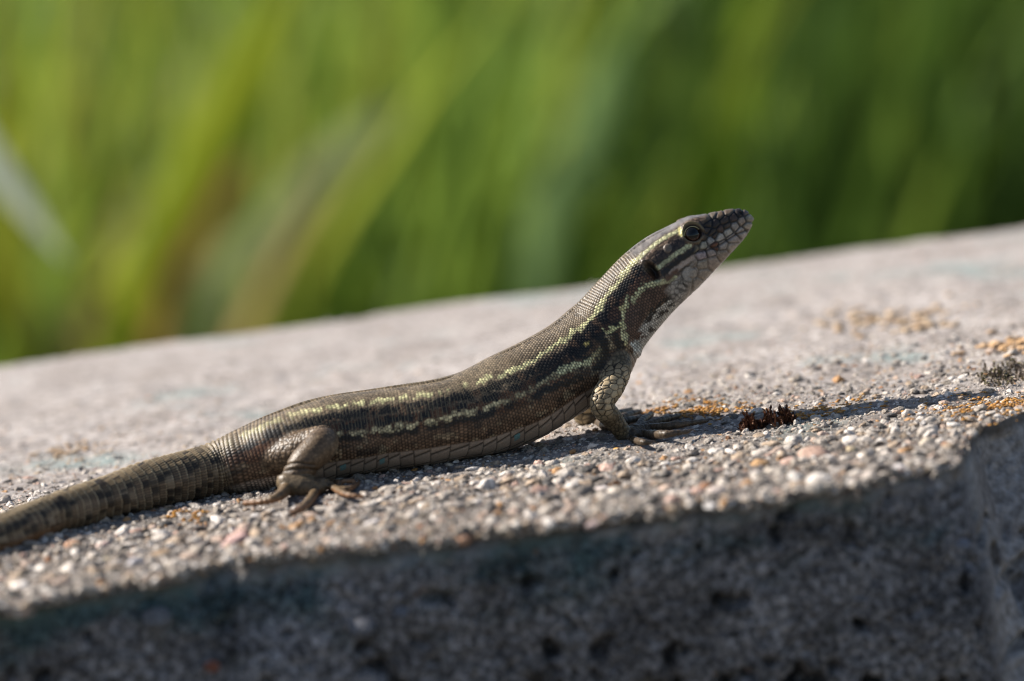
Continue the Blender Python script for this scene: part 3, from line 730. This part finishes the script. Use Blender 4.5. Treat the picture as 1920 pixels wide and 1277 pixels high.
    tq = ((prid < .22)*(pcol <= 0)*(pcf < .42)*(pf > .25)*(pf < .65)*bellym*body_only)
    C = C*(1-.75*tq[:, None])+np.array([.10, .26, .27])*.75*tq[:, None]
    # tail colours: dark chequers, pale rims with painted highlight on every ring, orange-brown underside near the end
    tw = (tailm*body_only)[:, None]
    chk = .75*vnoise(row*.83, np.floor(c)*.42, seed=15)+.55*(hash3(row.astype(np.int64), np.floor(c/2).astype(np.int64), np.zeros(N, np.int64), 19)-.5)+.18*np.sin(row*2.1)
    tb = np.where((vv < .28)[:, None], np.array([.135, .10, .058]), np.array([.12, .085, .052]))*(.75+.5*rid)[:, None]
    dk = sstep(.0, .35, chk+.55*np.exp(-((vv-.36)/.09)**2)+.35*np.exp(-((vv-.66)/.10)**2)-.25)
    tb = tb*(1-dk[:, None])+np.array([.026, .020, .014])*dk[:, None]
    rim = sstep(.68, .86, fu)*(1-.75*dk)*sstep(.02, .2, 1-np.abs(vv-.2))*np.where(vv < .5, 1, .55)
    tb = tb*(1-.75*rim[:, None])+np.array([.42, .34, .21])*.75*rim[:, None]
    tb *= (.42+.60*sstep(.0, .28, np.minimum(fc, 1-fc))+.35*np.exp(-((fc-.5)/.14)**2))[:, None]*(1-.6*np.exp(-(fu/.14)**2))[:, None]
    ps = sstep(.30, .5, hash3(row.astype(np.int64), np.floor(c/3).astype(np.int64), np.zeros(N, np.int64), 23)-.45)*np.exp(-((vv-.52)/.16)**2)*(1-.7*dk)
    tb = tb*(1-.6*ps[:, None])+np.array([.27, .22, .15])*.6*ps[:, None]
    un = sstep(.62, .8, vv)*(1-sstep(station_s(3.3), station_s(4.4), s))
    tb = tb*(1-un[:, None])+np.array([.20, .10, .045])*un[:, None]
    C = C*(1-tw)+tb*tw

    # --- head: shields on the snout and lips, small scales on the temple
    hm = headm*body_only
    hsel = np.where(hm > .01)[0]
    hc = np.zeros((N, 3)); hd = np.zeros(N); hx, hy, hp = X[hsel], Y[hsel], pr[hsel]
    f1, f2, cid = cell3(co[hsel]*np.array([1, 1, 1]), .60, 5)
    grain = np.clip((f2-f1)*2.6, 0, 1)
    base = np.tile(np.array([.10, .068, .046]), (len(hsel), 1))
    hv = vv[hsel]
    top = 1-sstep(.05, .12, hv)
    def hmix(w, col):
        nonlocal base
        w = np.clip(w, 0, 1)[:, None]; base = base*(1-w)+np.asarray(col)*w
    hwx = hx+1.5*vnoise(hx/5, hy/5, seed=71); hwy = hy+1.5*vnoise(hx/5, hy/5, seed=72)
    def hstroke(pts, hw, col, soft=2., amt=1.): hmix((1-sstep(hw-soft, hw+soft, poly_dist(hwx, hwy, pts)))*amt, col)
    base *= (.35+.75*grain+.5*(cid-.5))[:, None]
    pgr = (.45+.6*grain)[:, None]
    hstroke([(1190, 515), (1200, 530), (1215, 545), (1240, 545)], 16, np.array([.085, .048, .030])*pgr, 6)
    hstroke([(1182, 500), (1205, 478), (1228, 458), (1250, 444), (1274, 432)], 3.6, np.array([.38, .37, .21])*pgr, 2)
    hstroke([(1266, 521), (1250, 527), (1238, 529), (1220, 531), (1206, 539)], 4.6, np.array([.46, .44, .25])*pgr, 2)
    hstroke([(1238, 480), (1262, 463), (1282, 448)], 9, np.array([.018, .015, .016]), 5, .75)
    hstroke([(1234, 502), (1250, 490), (1265, 479), (1281, 468), (1292, 461)], 4.2, np.array([.46, .46, .27])*pgr, 2)
    hstroke([(1244, 512), (1262, 497), (1280, 482), (1300, 471), (1311, 464)], 5, (.014, .012, .012), 2)
    hstroke([(1260, 512), (1282, 495), (1304, 481)], 4.5, np.array([.34, .27, .22]), 2.5)
    hstroke([(1252, 524), (1268, 508)], 4.5, (.10, .055, .035), 3)
    jaw = ((hx-1293)*.69+(hy-515)*.72)                                  # below the jaw line
    jf = cell3(co[hsel], .52, 8); hmix(sstep(-15, -9, jaw), np.array([.29, .262, .225])*(.45+.3*vnoise(hx/7, hy/7, seed=36)+.6*np.clip((jf[1]-jf[0])*2.6, 0, 1))[:, None])
    dj = np.abs(np.hypot((hx-1293)/1.0, (hy-514)/1.05)-14.5); hmix((1-sstep(.6, 2.0, dj))*.5, (.05, .045, .04))
    hmix((1-sstep(11, 14.5, np.hypot(hx-1293, hy-514)))*.6, (.31, .285, .25))
    hstroke([(1281, 533), (1290, 537), (1305, 529)], 3.2, (.03, .026, .022), 2)
    hstroke([(1270, 541), (1282, 545), (1296, 538)], 2.6, (.09, .08, .07), 2)
    hmix(top, np.array([.15, .135, .125])*(.8+.35*vnoise(hx/6, hy/6, seed=33))[:, None])
    hd_l = .05*(grain-.5)*(1-top)
    # shields given by their centres on the snout
    SEED = [(1391, 415, .40, .33, .27), (1378, 424, .40, .38, .36), (1366, 433, .46, .46, .43), (1349, 444, .50, .49, .46), (1333, 451, .36, .37, .38), (1318, 458, .42, .42, .36), (1303, 462, .34, .31, .21),
            (1391, 434, .42, .41, .40), (1375, 448, .42, .40, .39), (1355, 460, .42, .39, .37), (1333, 471, .43, .39, .38), (1316, 478, .38, .34, .37), (1373, 464, .38, .34, .29), (1355, 478, .34, .29, .24), (1336, 492, .38, .33, .29), (1318, 496, .38, .35, .30),
            (1401, 424, .40, .38, .33), (1404, 409, .34, .32, .26), (1376, 408, .085, .06, .05), (1359, 414, .07, .055, .045), (1341, 420, .045, .036, .032), (1349, 403, .15, .115, .08), (1366, 396, .16, .13, .10), (1387, 399, .04, .033, .03), (1398, 397, .17, .14, .13),
            (1326, 431, .05, .04, .034), (1336, 436, .06, .048, .04), (1318, 446, .045, .036, .03), (1352, 429, .09, .058, .045), (1341, 441, .08, .06, .05), (1363, 424, .10, .08, .065), (1324, 412, .12, .10, .075), (1339, 401, .17, .15, .12), (1329, 421, .075, .06, .045),
            (1340, 462, .20, .09, .05), (1308, 455, .25, .22, .15), (1297, 494, .34, .30, .26), (1300, 512, .38, .35, .31), (1318, 513, .36, .33, .29), (1290, 530, .36, .33, .29), (1306, 530, .36, .33, .29)]
    SD = np.array(SEED)
    dx = hx[:, None]-SD[None, :, 0]; dy = hy[:, None]-SD[None, :, 1]
    a1 = (dx*.75-dy*.66); a2 = (dx*.66+dy*.75)
    dd = np.hypot(a1*.92, a2*1.08); o = np.argsort(dd, 1)[:, :2]
    g1 = dd[np.arange(len(hx)), o[:, 0]]; g2 = dd[np.arange(len(hx)), o[:, 1]]
    sh = sstep(1.2, 5.2, g2-g1)
    low = (o[:, 0] >= 12) & (o[:, 0] <= 15) | (o[:, 0] >= len(SD)-5)
    sc = SD[o[:, 0], 2:]*np.array([.66, .60, .54])*np.where(low, .62+.38*sh, .20+.80*sh)[:, None]*(1+.3*vnoise(hx/3, hy/3, seed=35))[:, None]
    inner = sstep(1306, 1318, hx+.25*(hy-440))*(1-sstep(.92, .97, hv))
    lips = (sc.mean(1) > .2) & ~low
    sc = np.where((sh < .5)[:, None] & lips[:, None], sc*.5, sc)
    hmix(inner, sc)
    hmix((1-sstep(11, 14.5, np.hypot(hx-1293, hy-514)))*.3, (.29, .265, .23)); hmix((1-sstep(.5, 1.9, dj))*.4, (.06, .052, .045))
    hd_l = hd_l*(1-inner)+.15*(sh-.5)*inner
    # a drop-shaped shield on the temple
    tp = np.hypot((hx-1252)/8, (hy-466)/9); hmix(1-sstep(.85, 1.05, tp), (.12, .095, .075)); hd_l = hd_l*(1-sstep(.9, 1.1, 1/np.maximum(tp, .2)))+.16*(1-sstep(.7, 1.1, tp))
    # ear opening
    ex, ey = hx-1221, hy-511
    e1, e2 = ex*.60+ey*.80, -ex*.80+ey*.60
    er = np.hypot(e1/22, e2/14.5); hmix(1-sstep(.80, 1.0, er), (.012, .011, .010))
    ear_d = -1.0*(1-sstep(.55, 1.05, er))+.16*np.exp(-((er-1.15)/.14)**2)
    # eye socket and lids
    qx, qy = hx-1299, hy-438
    qr = np.hypot(qx/16.8, qy/14.8)
    hmix((1-sstep(.95, 1.3, qr)), (.035, .025, .02))
    hmix(np.exp(-((qr-1.14)/.10)**2)*sstep(3, -6, qy+.2*qx)*.7, (.22, .17, .085))
    hmix(np.exp(-((qr-1.10)/.12)**2)*sstep(2, 8, qy)*.6, (.26, .19, .11))
    hstroke([(1274, 431), (1277, 441)], 4.0, (.45, .40, .17), 2)
    eye_d = -.75*(1-sstep(.70, 1.02, qr))+.34*np.exp(-((qr-1.18)/.16)**2)*(.5+.5*sstep(4, -6, qy))
    brow = .16*np.exp(-(poly_dist(hx, hy, [(1283, 424), (1300, 414), (1322, 413)])/6)**2)
    # nostril
    nd = np.hypot(hx-1389, hy-399); hmix(1-sstep(2.2, 3.6, nd), (.008, .007, .007))
    hd_l += ear_d+eye_d+brow-.35*(1-sstep(1.5, 3.8, nd))
    # mouth line
    md_ = poly_dist(hx, hy, [(1403, 431), (1384, 438), (1366, 449), (1343, 463), (1322, 470), (1308, 472)])
    hd_l -= .20*np.exp(-(md_/1.9)**2); hmix(.9*np.exp(-(md_/1.9)**2), (.03, .022, .018))
    w = hm[hsel][:, None]
    C[hsel] = C[hsel]*(1-w)+base*w; disp[hsel] += hd_l*hm[hsel]
    # collar fold: the edge of the throat stands over the chest
    cf = poly_dist(X, Y, [(1172, 640), (1182, 654), (1197, 664)])
    disp += body_only*(.18*np.exp(-((cf-1)/7)**2)*(Y-640 < 30)*(X > 1168))

    # --- limbs
    lsel = np.where(limb > .01)[0]
    kd = kind[lsel]; big = np.isin(kd, [0]); 
    f1, f2, cid = cell3(co[lsel], .50, 21); g1_, g2_, cid2 = cell3(co[lsel]*np.array([.8, .8, 1.2]), .80, 31); h1, h2, cid3 = cell3(co[lsel], .30, 41)
    armU = (kd == 3)*(1-sstep(.62, .78, lt[lsel]))*(sstep(.18, .3, lt[lsel]))
    ga = np.clip((f2-f1)*2.8, 0, 1); gb = np.clip((g2_-g1_)*4.2, 0, 1); gc = np.clip((h2-h1)*2.5, 0, 1)
    tnt = np.array([(.116, .078, .046), (.135, .098, .058), (.155, .105, .058), (.115, .090, .055), (.095, .070, .042), (.085, .060, .038)])[kd]
    lf = (kd >= 4) | (kd == 1) | (kd == 2)
    smallsc = ((kd == 0) & (lt[lsel] > .58)) | lf
    gr = np.where(smallsc, gc, ga)*(1-armU)+gb*armU
    idc = np.where(smallsc, cid3, cid)*(1-armU)+cid2*armU
    lc = tnt*(np.where(smallsc, .55, .42)+np.where(smallsc, .58, .72)*gr+.30*(idc-.5))[:, None]
    lc = lc*(1-armU[:, None])+(np.array([.29, .225, .135])*(.12+.95*sstep(.05, .9, gb)+.8*(cid2-.5)).clip(.05, 2)[:, None])*armU[:, None]
    fo = (kd == 3)*sstep(.66, .8, lt[lsel]); lc = lc*(1-fo[:, None])+np.array([.115, .082, .045])*(.35+.9*ga+.4*(cid-.5))[:, None]*fo[:, None]
    kn = (kd == 0)*(lt[lsel] > .42)*(1-sstep(.62, .78, lt[lsel]+.12*vnoise(X[lsel]/8, Y[lsel]/8, seed=52))); lc = lc*(1-.6*kn*(1-sstep(.1, .45, 1-f1)))[:, None]+(kn*sstep(.62, .82, 1-f1)*.10)[:, None]*np.array([1.3, 1.0, .65])
    # dark speckle on the thigh, orange-brown toe undersides
    lc *= (1-.55*sstep(.3, .6, vnoise(X[lsel]/7, Y[lsel]/7, seed=51))*(kd == 0)*(lt[lsel] < .5))[:, None]
    ot = (kd == 2)*sstep(.15, .6, lt[lsel]+.5*(-nr[lsel, 2])); lc = lc*(1-ot[:, None])+np.array([.19, .098, .048])*ot[:, None]
    fl = np.exp(-(poly_dist(X[lsel], Y[lsel], [(640, 835), (633, 860)])/7)**2)*(kd == 0); lc = lc*(1-fl[:, None])+np.array([.24, .19, .13])*fl[:, None]
    w = limb[lsel][:, None]
    C[lsel] = C[lsel]*(1-w)+lc*w
    toe = np.isin(kd, [2, 5]); seg_ = np.abs(np.sin(lt[lsel]*math.pi*np.where(kd == 2, 9, 11)))
    lc *= (1-.55*toe*(1-sstep(.0, .45, seg_)))[:, None]
    C[lsel] = C[lsel]*(1-w)+lc*w
    disp[lsel] += toe*.09*(seg_**.7-.6)
    disp[lsel] += limb[lsel]*(np.where(smallsc, .035, .07)*(gr-.5)*(1-armU)+.15*(sstep(.05, .6, gb)-.5)*armU)
    # skin folds where shank meets foot, crease shade painted into the colour
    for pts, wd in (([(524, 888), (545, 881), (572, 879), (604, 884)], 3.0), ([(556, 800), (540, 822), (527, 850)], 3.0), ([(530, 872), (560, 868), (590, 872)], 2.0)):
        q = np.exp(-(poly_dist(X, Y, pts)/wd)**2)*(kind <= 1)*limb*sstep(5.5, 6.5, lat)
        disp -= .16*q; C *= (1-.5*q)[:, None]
    co2 = co+nr*disp[:, None]
    co2 = smooth(co2, 1, .18)
    me.vertices.foreach_set('co', (co2*S).astype(np.float32).ravel())
    me.polygons.foreach_set('use_smooth', np.ones(len(me.polygons), bool)); me.update()
    set_col(me, C, 'pattern')
    me.name = 'body'; print('LIZARD', N, 'STONES', len(STONES))
    mt, nt, p = material('scaly_skin', .44, .28)
    at = node(nt, 'ShaderNodeAttribute', attribute_name='pattern')
    pos = nt.nodes.new('ShaderNodeNewGeometry').outputs['Position']
    c = mixc(nt, 1.0, at.outputs['Color'], ramp(nt, noise(nt, 5000, 2, pos), [(.3, (.8, .8, .8)), (.7, (1.12, 1.12, 1.12))]), 'MULTIPLY')
    nt.links.new(c, p.inputs['Base Color'])
    bump(nt, p, noise(nt, 6000, 2, pos), .00003, .5)
    root = empty('wall_lizard', (*ctr[230][:2], 0))
    tag(root, 'brown striped lizard with raised head basking on top of the concrete wall', 'lizard')
    inv = Matrix.Translation(root.location).inverted()
    o = obj('body', me, mt, root); o.matrix_parent_inverse = inv

    # --- eyes, lids, claws
    near = np.where((hm > .5) & (side > 0))[0]
    def surf(px, py):
        k = near[np.argmin((X[near]-px)**2+(Y[near]-py)**2)]; return co[k], nr[k]
    pe, ne = surf(1299, 438)
    mtE, nt, p = material('eye_gloss', .05, .36)
    tc = nt.nodes.new('ShaderNodeTexCoord').outputs['Object']
    ln = node(nt, 'ShaderNodeVectorMath', operation='LENGTH')
    sepx = nt.nodes.new('ShaderNodeSeparateXYZ'); nt.links.new(tc, sepx.inputs[0])
    cmb = nt.nodes.new('ShaderNodeCombineXYZ'); nt.links.new(sepx.outputs[0], cmb.inputs[0]); nt.links.new(sepx.outputs[1], cmb.inputs[1])
    nt.links.new(cmb.outputs[0], ln.inputs[0])
    irc = ramp(nt, math_n(nt, 'MULTIPLY', ln.outputs['Value'], 1000.0), [(.0, (.003, .003, .003)), (.66, (.003, .003, .003)), (.74, (.018, .008, .006)), (.86, (.035, .012, .007)), (.95, (.01, .007, .006))])
    nt.links.new(irc, p.inputs['Base Color'])
    mtL, nt2, p2 = material('eyelid_skin', .5, .4); p2.inputs['Base Color'].default_value = (.38, .31, .16, 1)
    for sgn in (1, -1):
        c0, nn = pe.copy(), ne.copy()
        if sgn < 0:
            c0 = mirror(c0[None])[0]; nn = nn*np.array([1, -1, 1])
        c0 = c0-nn*.60
        V, F = subdiv(*subdiv(*ICO1)); em = mesh_from('eye', V*1.06, F); em.materials.append(mtE)
        e = obj('eye', em, None, root); q = Vector(nn).to_track_quat('Z', 'Y')
        e.matrix_parent_inverse = inv; e.location = c0*S; e.rotation_euler = q.to_euler()
        up = eup[idx[near[0]]]
        tdir = tan[min(NS-1, 420)]; udir = np.cross(nn, tdir); udir = udir if udir[2] > 0 else -udir
        udir /= np.linalg.norm(udir); td = np.cross(udir, nn); td = td if td@tdir > 0 else -td
        arcp = [c0+nn*.58*1.0+1.0*(td*math.cos(a)+udir*.86*math.sin(a)) for a in np.linspace(.15, 2.95, 24)]
        v, f, t = tube(np.array(arcp), .085*np.sin(np.linspace(.25, 2.9, 24))**.6, 8)
        lm = bpy.data.meshes.new('eyelid'); lm.from_pydata((v*S).tolist(), [], f.tolist()+t.tolist())
        for pl in lm.polygons: pl.use_smooth = True
        lm.materials.append(mtL); lo = obj('eyelid', lm, None, root); lo.matrix_parent_inverse = inv
    mtC, nt3, p3 = material('claw_horn', .35, .5); p3.inputs['Base Color'].default_value = (.045, .03, .02, 1)
    for kd_, P, R in CHAINS:
        if kd_ not in ('htoe', 'ftoe'): continue
        d = P[-1]-P[-4]; d /= np.linalg.norm(d); d = d*np.array([1, 1, .3])
        pts = np.array([P[-1], P[-1]+d*.35+[0, 0, .12], P[-1]+d*.7+[0, 0, .05], P[-1]+d*.95-[0, 0, .22]])
        v, f, t = tube(catmull(pts, 7), np.linspace(.20, .03, 7), 6)
        cm = bpy.data.meshes.new('claw'); cm.from_pydata((v*S).tolist(), [], f.tolist()+t.tolist()); cm.materials.append(mtC)
        for pl in cm.polygons: pl.use_smooth = True
        oc = obj('claw', cm, None, root); oc.matrix_parent_inverse = inv
FEET = htoes+ftoes+fftoes+[hfoot, fhand]
place_stones()
build_lizard()

# ------------------------------------------------------------------ moss cushions and lichen crusts
def shoot_mesh(mb, base, h, r, lean, rs, cols):
    """One moss shoot: a stem of whorled pointed leaves."""
    up = np.array([lean[0], lean[1], 1.0]); up /= np.linalg.norm(up)
    for lv in range(5):
        z0 = h*lv/5
        for k in range(5):
            a = rs.uniform(0, 6.28); d = np.array([math.cos(a), math.sin(a), 0])
            b = base+up*z0; tip = b+d*r*rs.uniform(.7, 1.25)*(1-.12*lv)+up*h*rs.uniform(.22, .42)
            sd = np.cross(d, up)*r*.32
            mid = (b+tip)/2+up*h*.02
            mb.add([b-sd*.5, mid-sd, tip, mid+sd, b+sd*.5], [(0, 1, 3), (0, 3, 4), (1, 2, 3)], cols[rs.integers(len(cols))])
def moss(name_px, w_px, n, h, cols, label, seed, spread=1.2, mat=None):
    rs = np.random.default_rng(seed); mb = MB()
    a, b = ground(*name_px[0]), ground(*name_px[1])
    for k in range(n):
        t = rs.uniform(0, 1); p = a+(b-a)*t+np.array([0, rs.normal()*spread, 0])
        hh = h*rs.uniform(.65, 1.15)*(.55+.45*math.sin(math.pi*min(max(t, .08), .95))**.5)*(1+.35*math.sin(t*19+seed))
        p[2] = float(top_h(np.array([p[0]]), np.array([p[1]]))[0])+.1
        shoot_mesh(mb, p, hh, .36, rs.normal(size=2)*.25, rs, cols)
    o = obj('moss_clump', mb.mesh('moss_clump', False), mat); return tag(o, label, 'moss')
mt_moss, nt, p = material('moss_leaf', .7, .25)
at = node(nt, 'ShaderNodeAttribute', attribute_name='tint'); nt.links.new(at.outputs['Color'], p.inputs['Base Color'])
moss([(1386, 803), (1490, 786)], 0, 95, 1.55, np.array([(.085, .034, .018), (.12, .045, .022), (.05, .022, .014), (.15, .065, .03)]), 'small dark reddish brown moss tuft on the concrete in front of the lizard', 4, .8, mt_moss)
moss([(1835, 712), (1960, 690)], 0, 130, .85, np.array([(.24, .19, .155), (.30, .25, .21), (.15, .12, .09), (.20, .18, .08)]), 'grey brown moss mat at the far right of the wall top', 9, 2.4, mt_moss)

mt_lich, nt, p = material('lichen_crust', .85, .15)
at = node(nt, 'ShaderNodeAttribute', attribute_name='tint'); nt.links.new(at.outputs['Color'], p.inputs['Base Color'])
def lichen(pts, n, sp, cols, label, seed, rmin=.12, rmax=.34):
    rs = np.random.default_rng(seed); mb = MB(); P = np.array([ground(*q) for q in pts])
    for k in range(n):
        i = rs.integers(len(P)-1) if len(P) > 1 else 0
        t = rs.uniform(0, 1); p = P[i]+(P[min(i+1, len(P)-1)]-P[i])*t+np.array([rs.normal()*sp*.6, rs.normal()*sp, 0])
        if vnoise(p[0]/1.6, p[1]/1.6, seed=seed) < .05: continue
        p[2] = float(top_h(np.array([p[0]]), np.array([p[1]]))[0])+.05+rs.uniform(0, .34)
        r = rs.uniform(rmin, rmax)
        mb.add(rot_z(SHAPES0[k % 24], k)*np.array([r*1.1, r*1.1, r*.62])+p, ICO0[1], np.array(cols[rs.integers(len(cols))])*rs.uniform(.8, 1.15))
    o = obj('lichen_patch', mb.mesh('lichen_patch'), mt_lich); tag(o, label, 'lichen', 'orange lichen patches on the wall top')
OR = [(.44, .22, .055), (.38, .18, .05), (.48, .27, .09), (.32, .18, .08)]
PA = [(.44, .30, .18), (.42, .31, .21), (.46, .35, .24)]
lichen([(1215, 782), (1300, 774), (1385, 768)], 900, 3.6, OR, 'orange lichen patch right behind the front toes of the lizard', 11)
lichen([(1488, 772), (1540, 767), (1605, 752)], 420, 2.6, OR, 'thin orange lichen strip just beyond the dark moss tuft', 12)
lichen([(1805, 764), (1860, 760), (1905, 756)], 1000, 4.6, OR, 'bright orange lichen patch beside the chipped corner of the wall', 13)
lichen([(315, 975), (350, 968), (372, 972)], 200, 1.3, OR, 'small yellow orange lichen spot in front of the tail', 14)
lichen([(1640, 606), (1720, 598)], 260, 7, PA, 'faint blurred orange lichen blotch midway back on the wall', 15, .4, .9)
lichen([(1850, 660), (1960, 646)], 200, 4, [(.44, .28, .15), (.42, .29, .18)], 'pale orange lichen band at the right end of the wall top', 16, .3, .8)
lichen([(100, 853), (165, 846)], 240, 4, PA, 'faint tan lichen blotch on the wall behind the tail', 17, .18, .42)

# ------------------------------------------------------------------ grass behind the wall
mt_g = bpy.data.materials.new('grass_leaf'); mt_g.use_nodes = True
nt = mt_g.node_tree; nt.nodes.clear()
at = node(nt, 'ShaderNodeAttribute', attribute_name='tint')
df = node(nt, 'ShaderNodeBsdfPrincipled'); df.inputs['Roughness'].default_value = .5; df.inputs['Specular IOR Level'].default_value = .12
tr = nt.nodes.new('ShaderNodeBsdfTranslucent'); mx = nt.nodes.new('ShaderNodeMixShader'); mx.inputs[0].default_value = .42
ou = nt.nodes.new('ShaderNodeOutputMaterial')
nt.links.new(at.outputs['Color'], df.inputs['Base Color'])
hs = node(nt, 'ShaderNodeHueSaturation', Hue=.485, Saturation=1.0, Value=1.5); nt.links.new(at.outputs['Color'], hs.inputs['Color']); nt.links.new(hs.outputs[0], tr.inputs[0])
nt.links.new(df.outputs[0], mx.inputs[1]); nt.links.new(tr.outputs[0], mx.inputs[2]); nt.links.new(mx.outputs[0], ou.inputs[0])

def blade(P, w, face, n=8, fold=.25):
    """A folded, tapering leaf along a quadratic curve P0,P1,P2 (n segments, 3 rows of vertices)."""
    t = np.linspace(0, 1, n+1)[:, None]
    Q = (1-t)**2*P[0]+2*t*(1-t)*P[1]+t*t*P[2]
    T = np.gradient(Q, axis=0); T /= np.linalg.norm(T, axis=1)[:, None]+1e-9
    sd = np.cross(T, face); sd /= np.linalg.norm(sd, axis=1)[:, None]+1e-9
    nn = np.cross(sd, T)
    ww = w*np.clip(1.15*(1-t**2.2)*(.55+.9*t), 0.02, 1)*.5
    V = np.stack([Q-sd*ww+nn*ww*fold, Q, Q+sd*ww+nn*ww*fold], 1).reshape(-1, 3)
    return V, grid_faces(n+1, 3)
def col_field(x, y, rs):
    """Leaf tints across the verge: yellow-green on the left, blue-green in places, painted deeper shade to the right."""
    k = rs.uniform()
    u = (x/ (y+588)+.105)/.105*.5+ .0      # roughly 0 at the left edge of the view, 1 at the right
    warm = np.array([.20, .245, .034]); mid = np.array([.132, .215, .032]); cool = np.array([.095, .125, .065]); deep_shade = np.array([.036, .074, .011]); straw = np.array([.24, .19, .075])
    if k < .04 and u < .45: c = straw
    elif u < .45: c = warm if k < .45 else (mid if k < .85 else cool)
    elif u < .80: c = warm if k < .22 else (mid if k < .92 else cool)
    else: c = deep_shade if k < .85 else mid*.8  # deeper shade of the right side put into the leaf colour
    return c*rs.uniform(.75, 1.25)
def build_grass():
    rs = np.random.default_rng(21); mb = MB()
    def sow(n, x0, x1, y0, y1, hmin, hmax):
        for _ in range(n):
            x, y = rs.uniform(x0, x1), rs.uniform(y0, y1)
            h = rs.uniform(hmin, hmax); lean = rs.normal(size=2)*.15+np.array([.14, 0]); 
            p0 = np.array([x, y, GZ-4]); p1 = p0+np.array([lean[0]*h*.4, lean[1]*h*.4, h*.62]); p2 = p0+np.array([lean[0]*h*1.3, lean[1]*h*1.3, h*rs.uniform(.88, 1.04)])
            a = rs.uniform(0, 6.28); V, F = blade(np.array([p0, p1, p2]), rs.uniform(4, 9), np.array([math.cos(a), math.sin(a), .2]), 6)
            mb.add(V, F, col_field(x, y, rs))
    sow(1500, -340, 470, 800, 1200, 160, 270)
    sow(5600, -560, 800, 1200, 2300, 190, 340)
    sow(2200, -1500, -320, 620, 2200, 150, 320)
    sow(2200, 430, 1700, 620, 2200, 150, 320)
    sow(3500, -900, 1400, 2000, 4000, 250, 400)
    o = obj('grass', mb.mesh('grass'), mt_g); tag(o, kind='stuff')
build_grass()

def at_d(px, py, dist):
    """World point seen at a pixel at a given distance (mm)."""
    d = px_ray(px, py); return CC+d*dist
def single(name, label, cat, pix, dist, w, col, root_dx=0, face=(0, -1, .25)):
    """A leaf rooted in the ground that passes the given points."""
    q = [at_d(*p_, dist) for p_ in pix]
    pts = q
    d0 = q[0]-q[1]; d0 = d0/max(-d0[2], 30.0); d0[:2] = np.clip(d0[:2], -.8, .8)
    drop = q[0][2]-GZ+3; root = q[0]+np.array([d0[0]*drop*.7, d0[1]*drop, -drop])
    k = np.vstack([root, q]); t = catmull(k, 26)
    T = np.gradient(t, axis=0); T /= np.linalg.norm(T, axis=1)[:, None]
    sd = np.cross(T, np.array(face)); sd /= np.linalg.norm(sd, axis=1)[:, None]; nn = np.cross(sd, T)
    u = np.linspace(0, 1, 26)[:, None]; ww = w*.5*np.clip(1.1*(1-u**4)*(.6+.5*u), .03, 1)
    V = np.stack([t-sd*ww+nn*ww*.25, t, t+sd*ww+nn*ww*.25], 1).reshape(-1, 3)
    me = mesh_from(name, V, grid_faces(26, 3)); set_col(me, np.broadcast_to(np.array(col), (len(V), 3)))
    tag(obj(name, me, mt_g), label, cat)
single('grass_blade', 'pale grey green grass blade drooping in at the left edge', 'grass blade', [(-200, 700), (-170, 380), (-90, 230), (10, 340), (125, 490)], 1010, 8.5, (.46, .50, .38), -10)
single('grass_blade', 'broad bright yellow green grass blade rising to the top left', 'grass blade', [(230, 640), (330, 400), (430, 220), (510, 60), (560, -80)], 1330, 15, (.24, .30, .02), -15)
single('grass_blade', 'pale olive grass blade leaning right above the orange stem', 'grass blade', [(380, 620), (500, 450), (600, 335), (690, 250), (770, 190)], 1380, 14, (.30, .35, .15), -25)
single('dry_stem', 'orange brown withered leaf leaning among the green grass on the left', 'dry leaf', [(290, 640), (350, 490), (420, 360), (480, 280)], 1330, 7, (.36, .22, .06), -20)
single('grass_blade', 'long blue green grass blade standing left of the lizard head', 'grass blade', [(1010, 500), (1070, 340), (1140, 170), (1220, -40)], 1400, 13, (.17, .27, .10), -12)
single('grass_blade', 'bright green grass blade standing right above the lizard snout', 'grass blade', [(1345, 400), (1368, 270), (1395, 130), (1430, -60)], 1450, 13, (.20, .30, .02), 0)
single('grass_blade', 'dull grey green grass blade bending over right of the snout', 'grass blade', [(1390, 440), (1420, 350), (1465, 260), (1530, 190)], 1550, 10, (.16, .20, .11), -8)
single('grass_blade', 'yellow green grass blade at the extreme left edge of the verge', 'grass blade', [(30, 620), (20, 400), (30, 220), (-30, -60)], 1350, 9, (.22, .25, .02), 0)
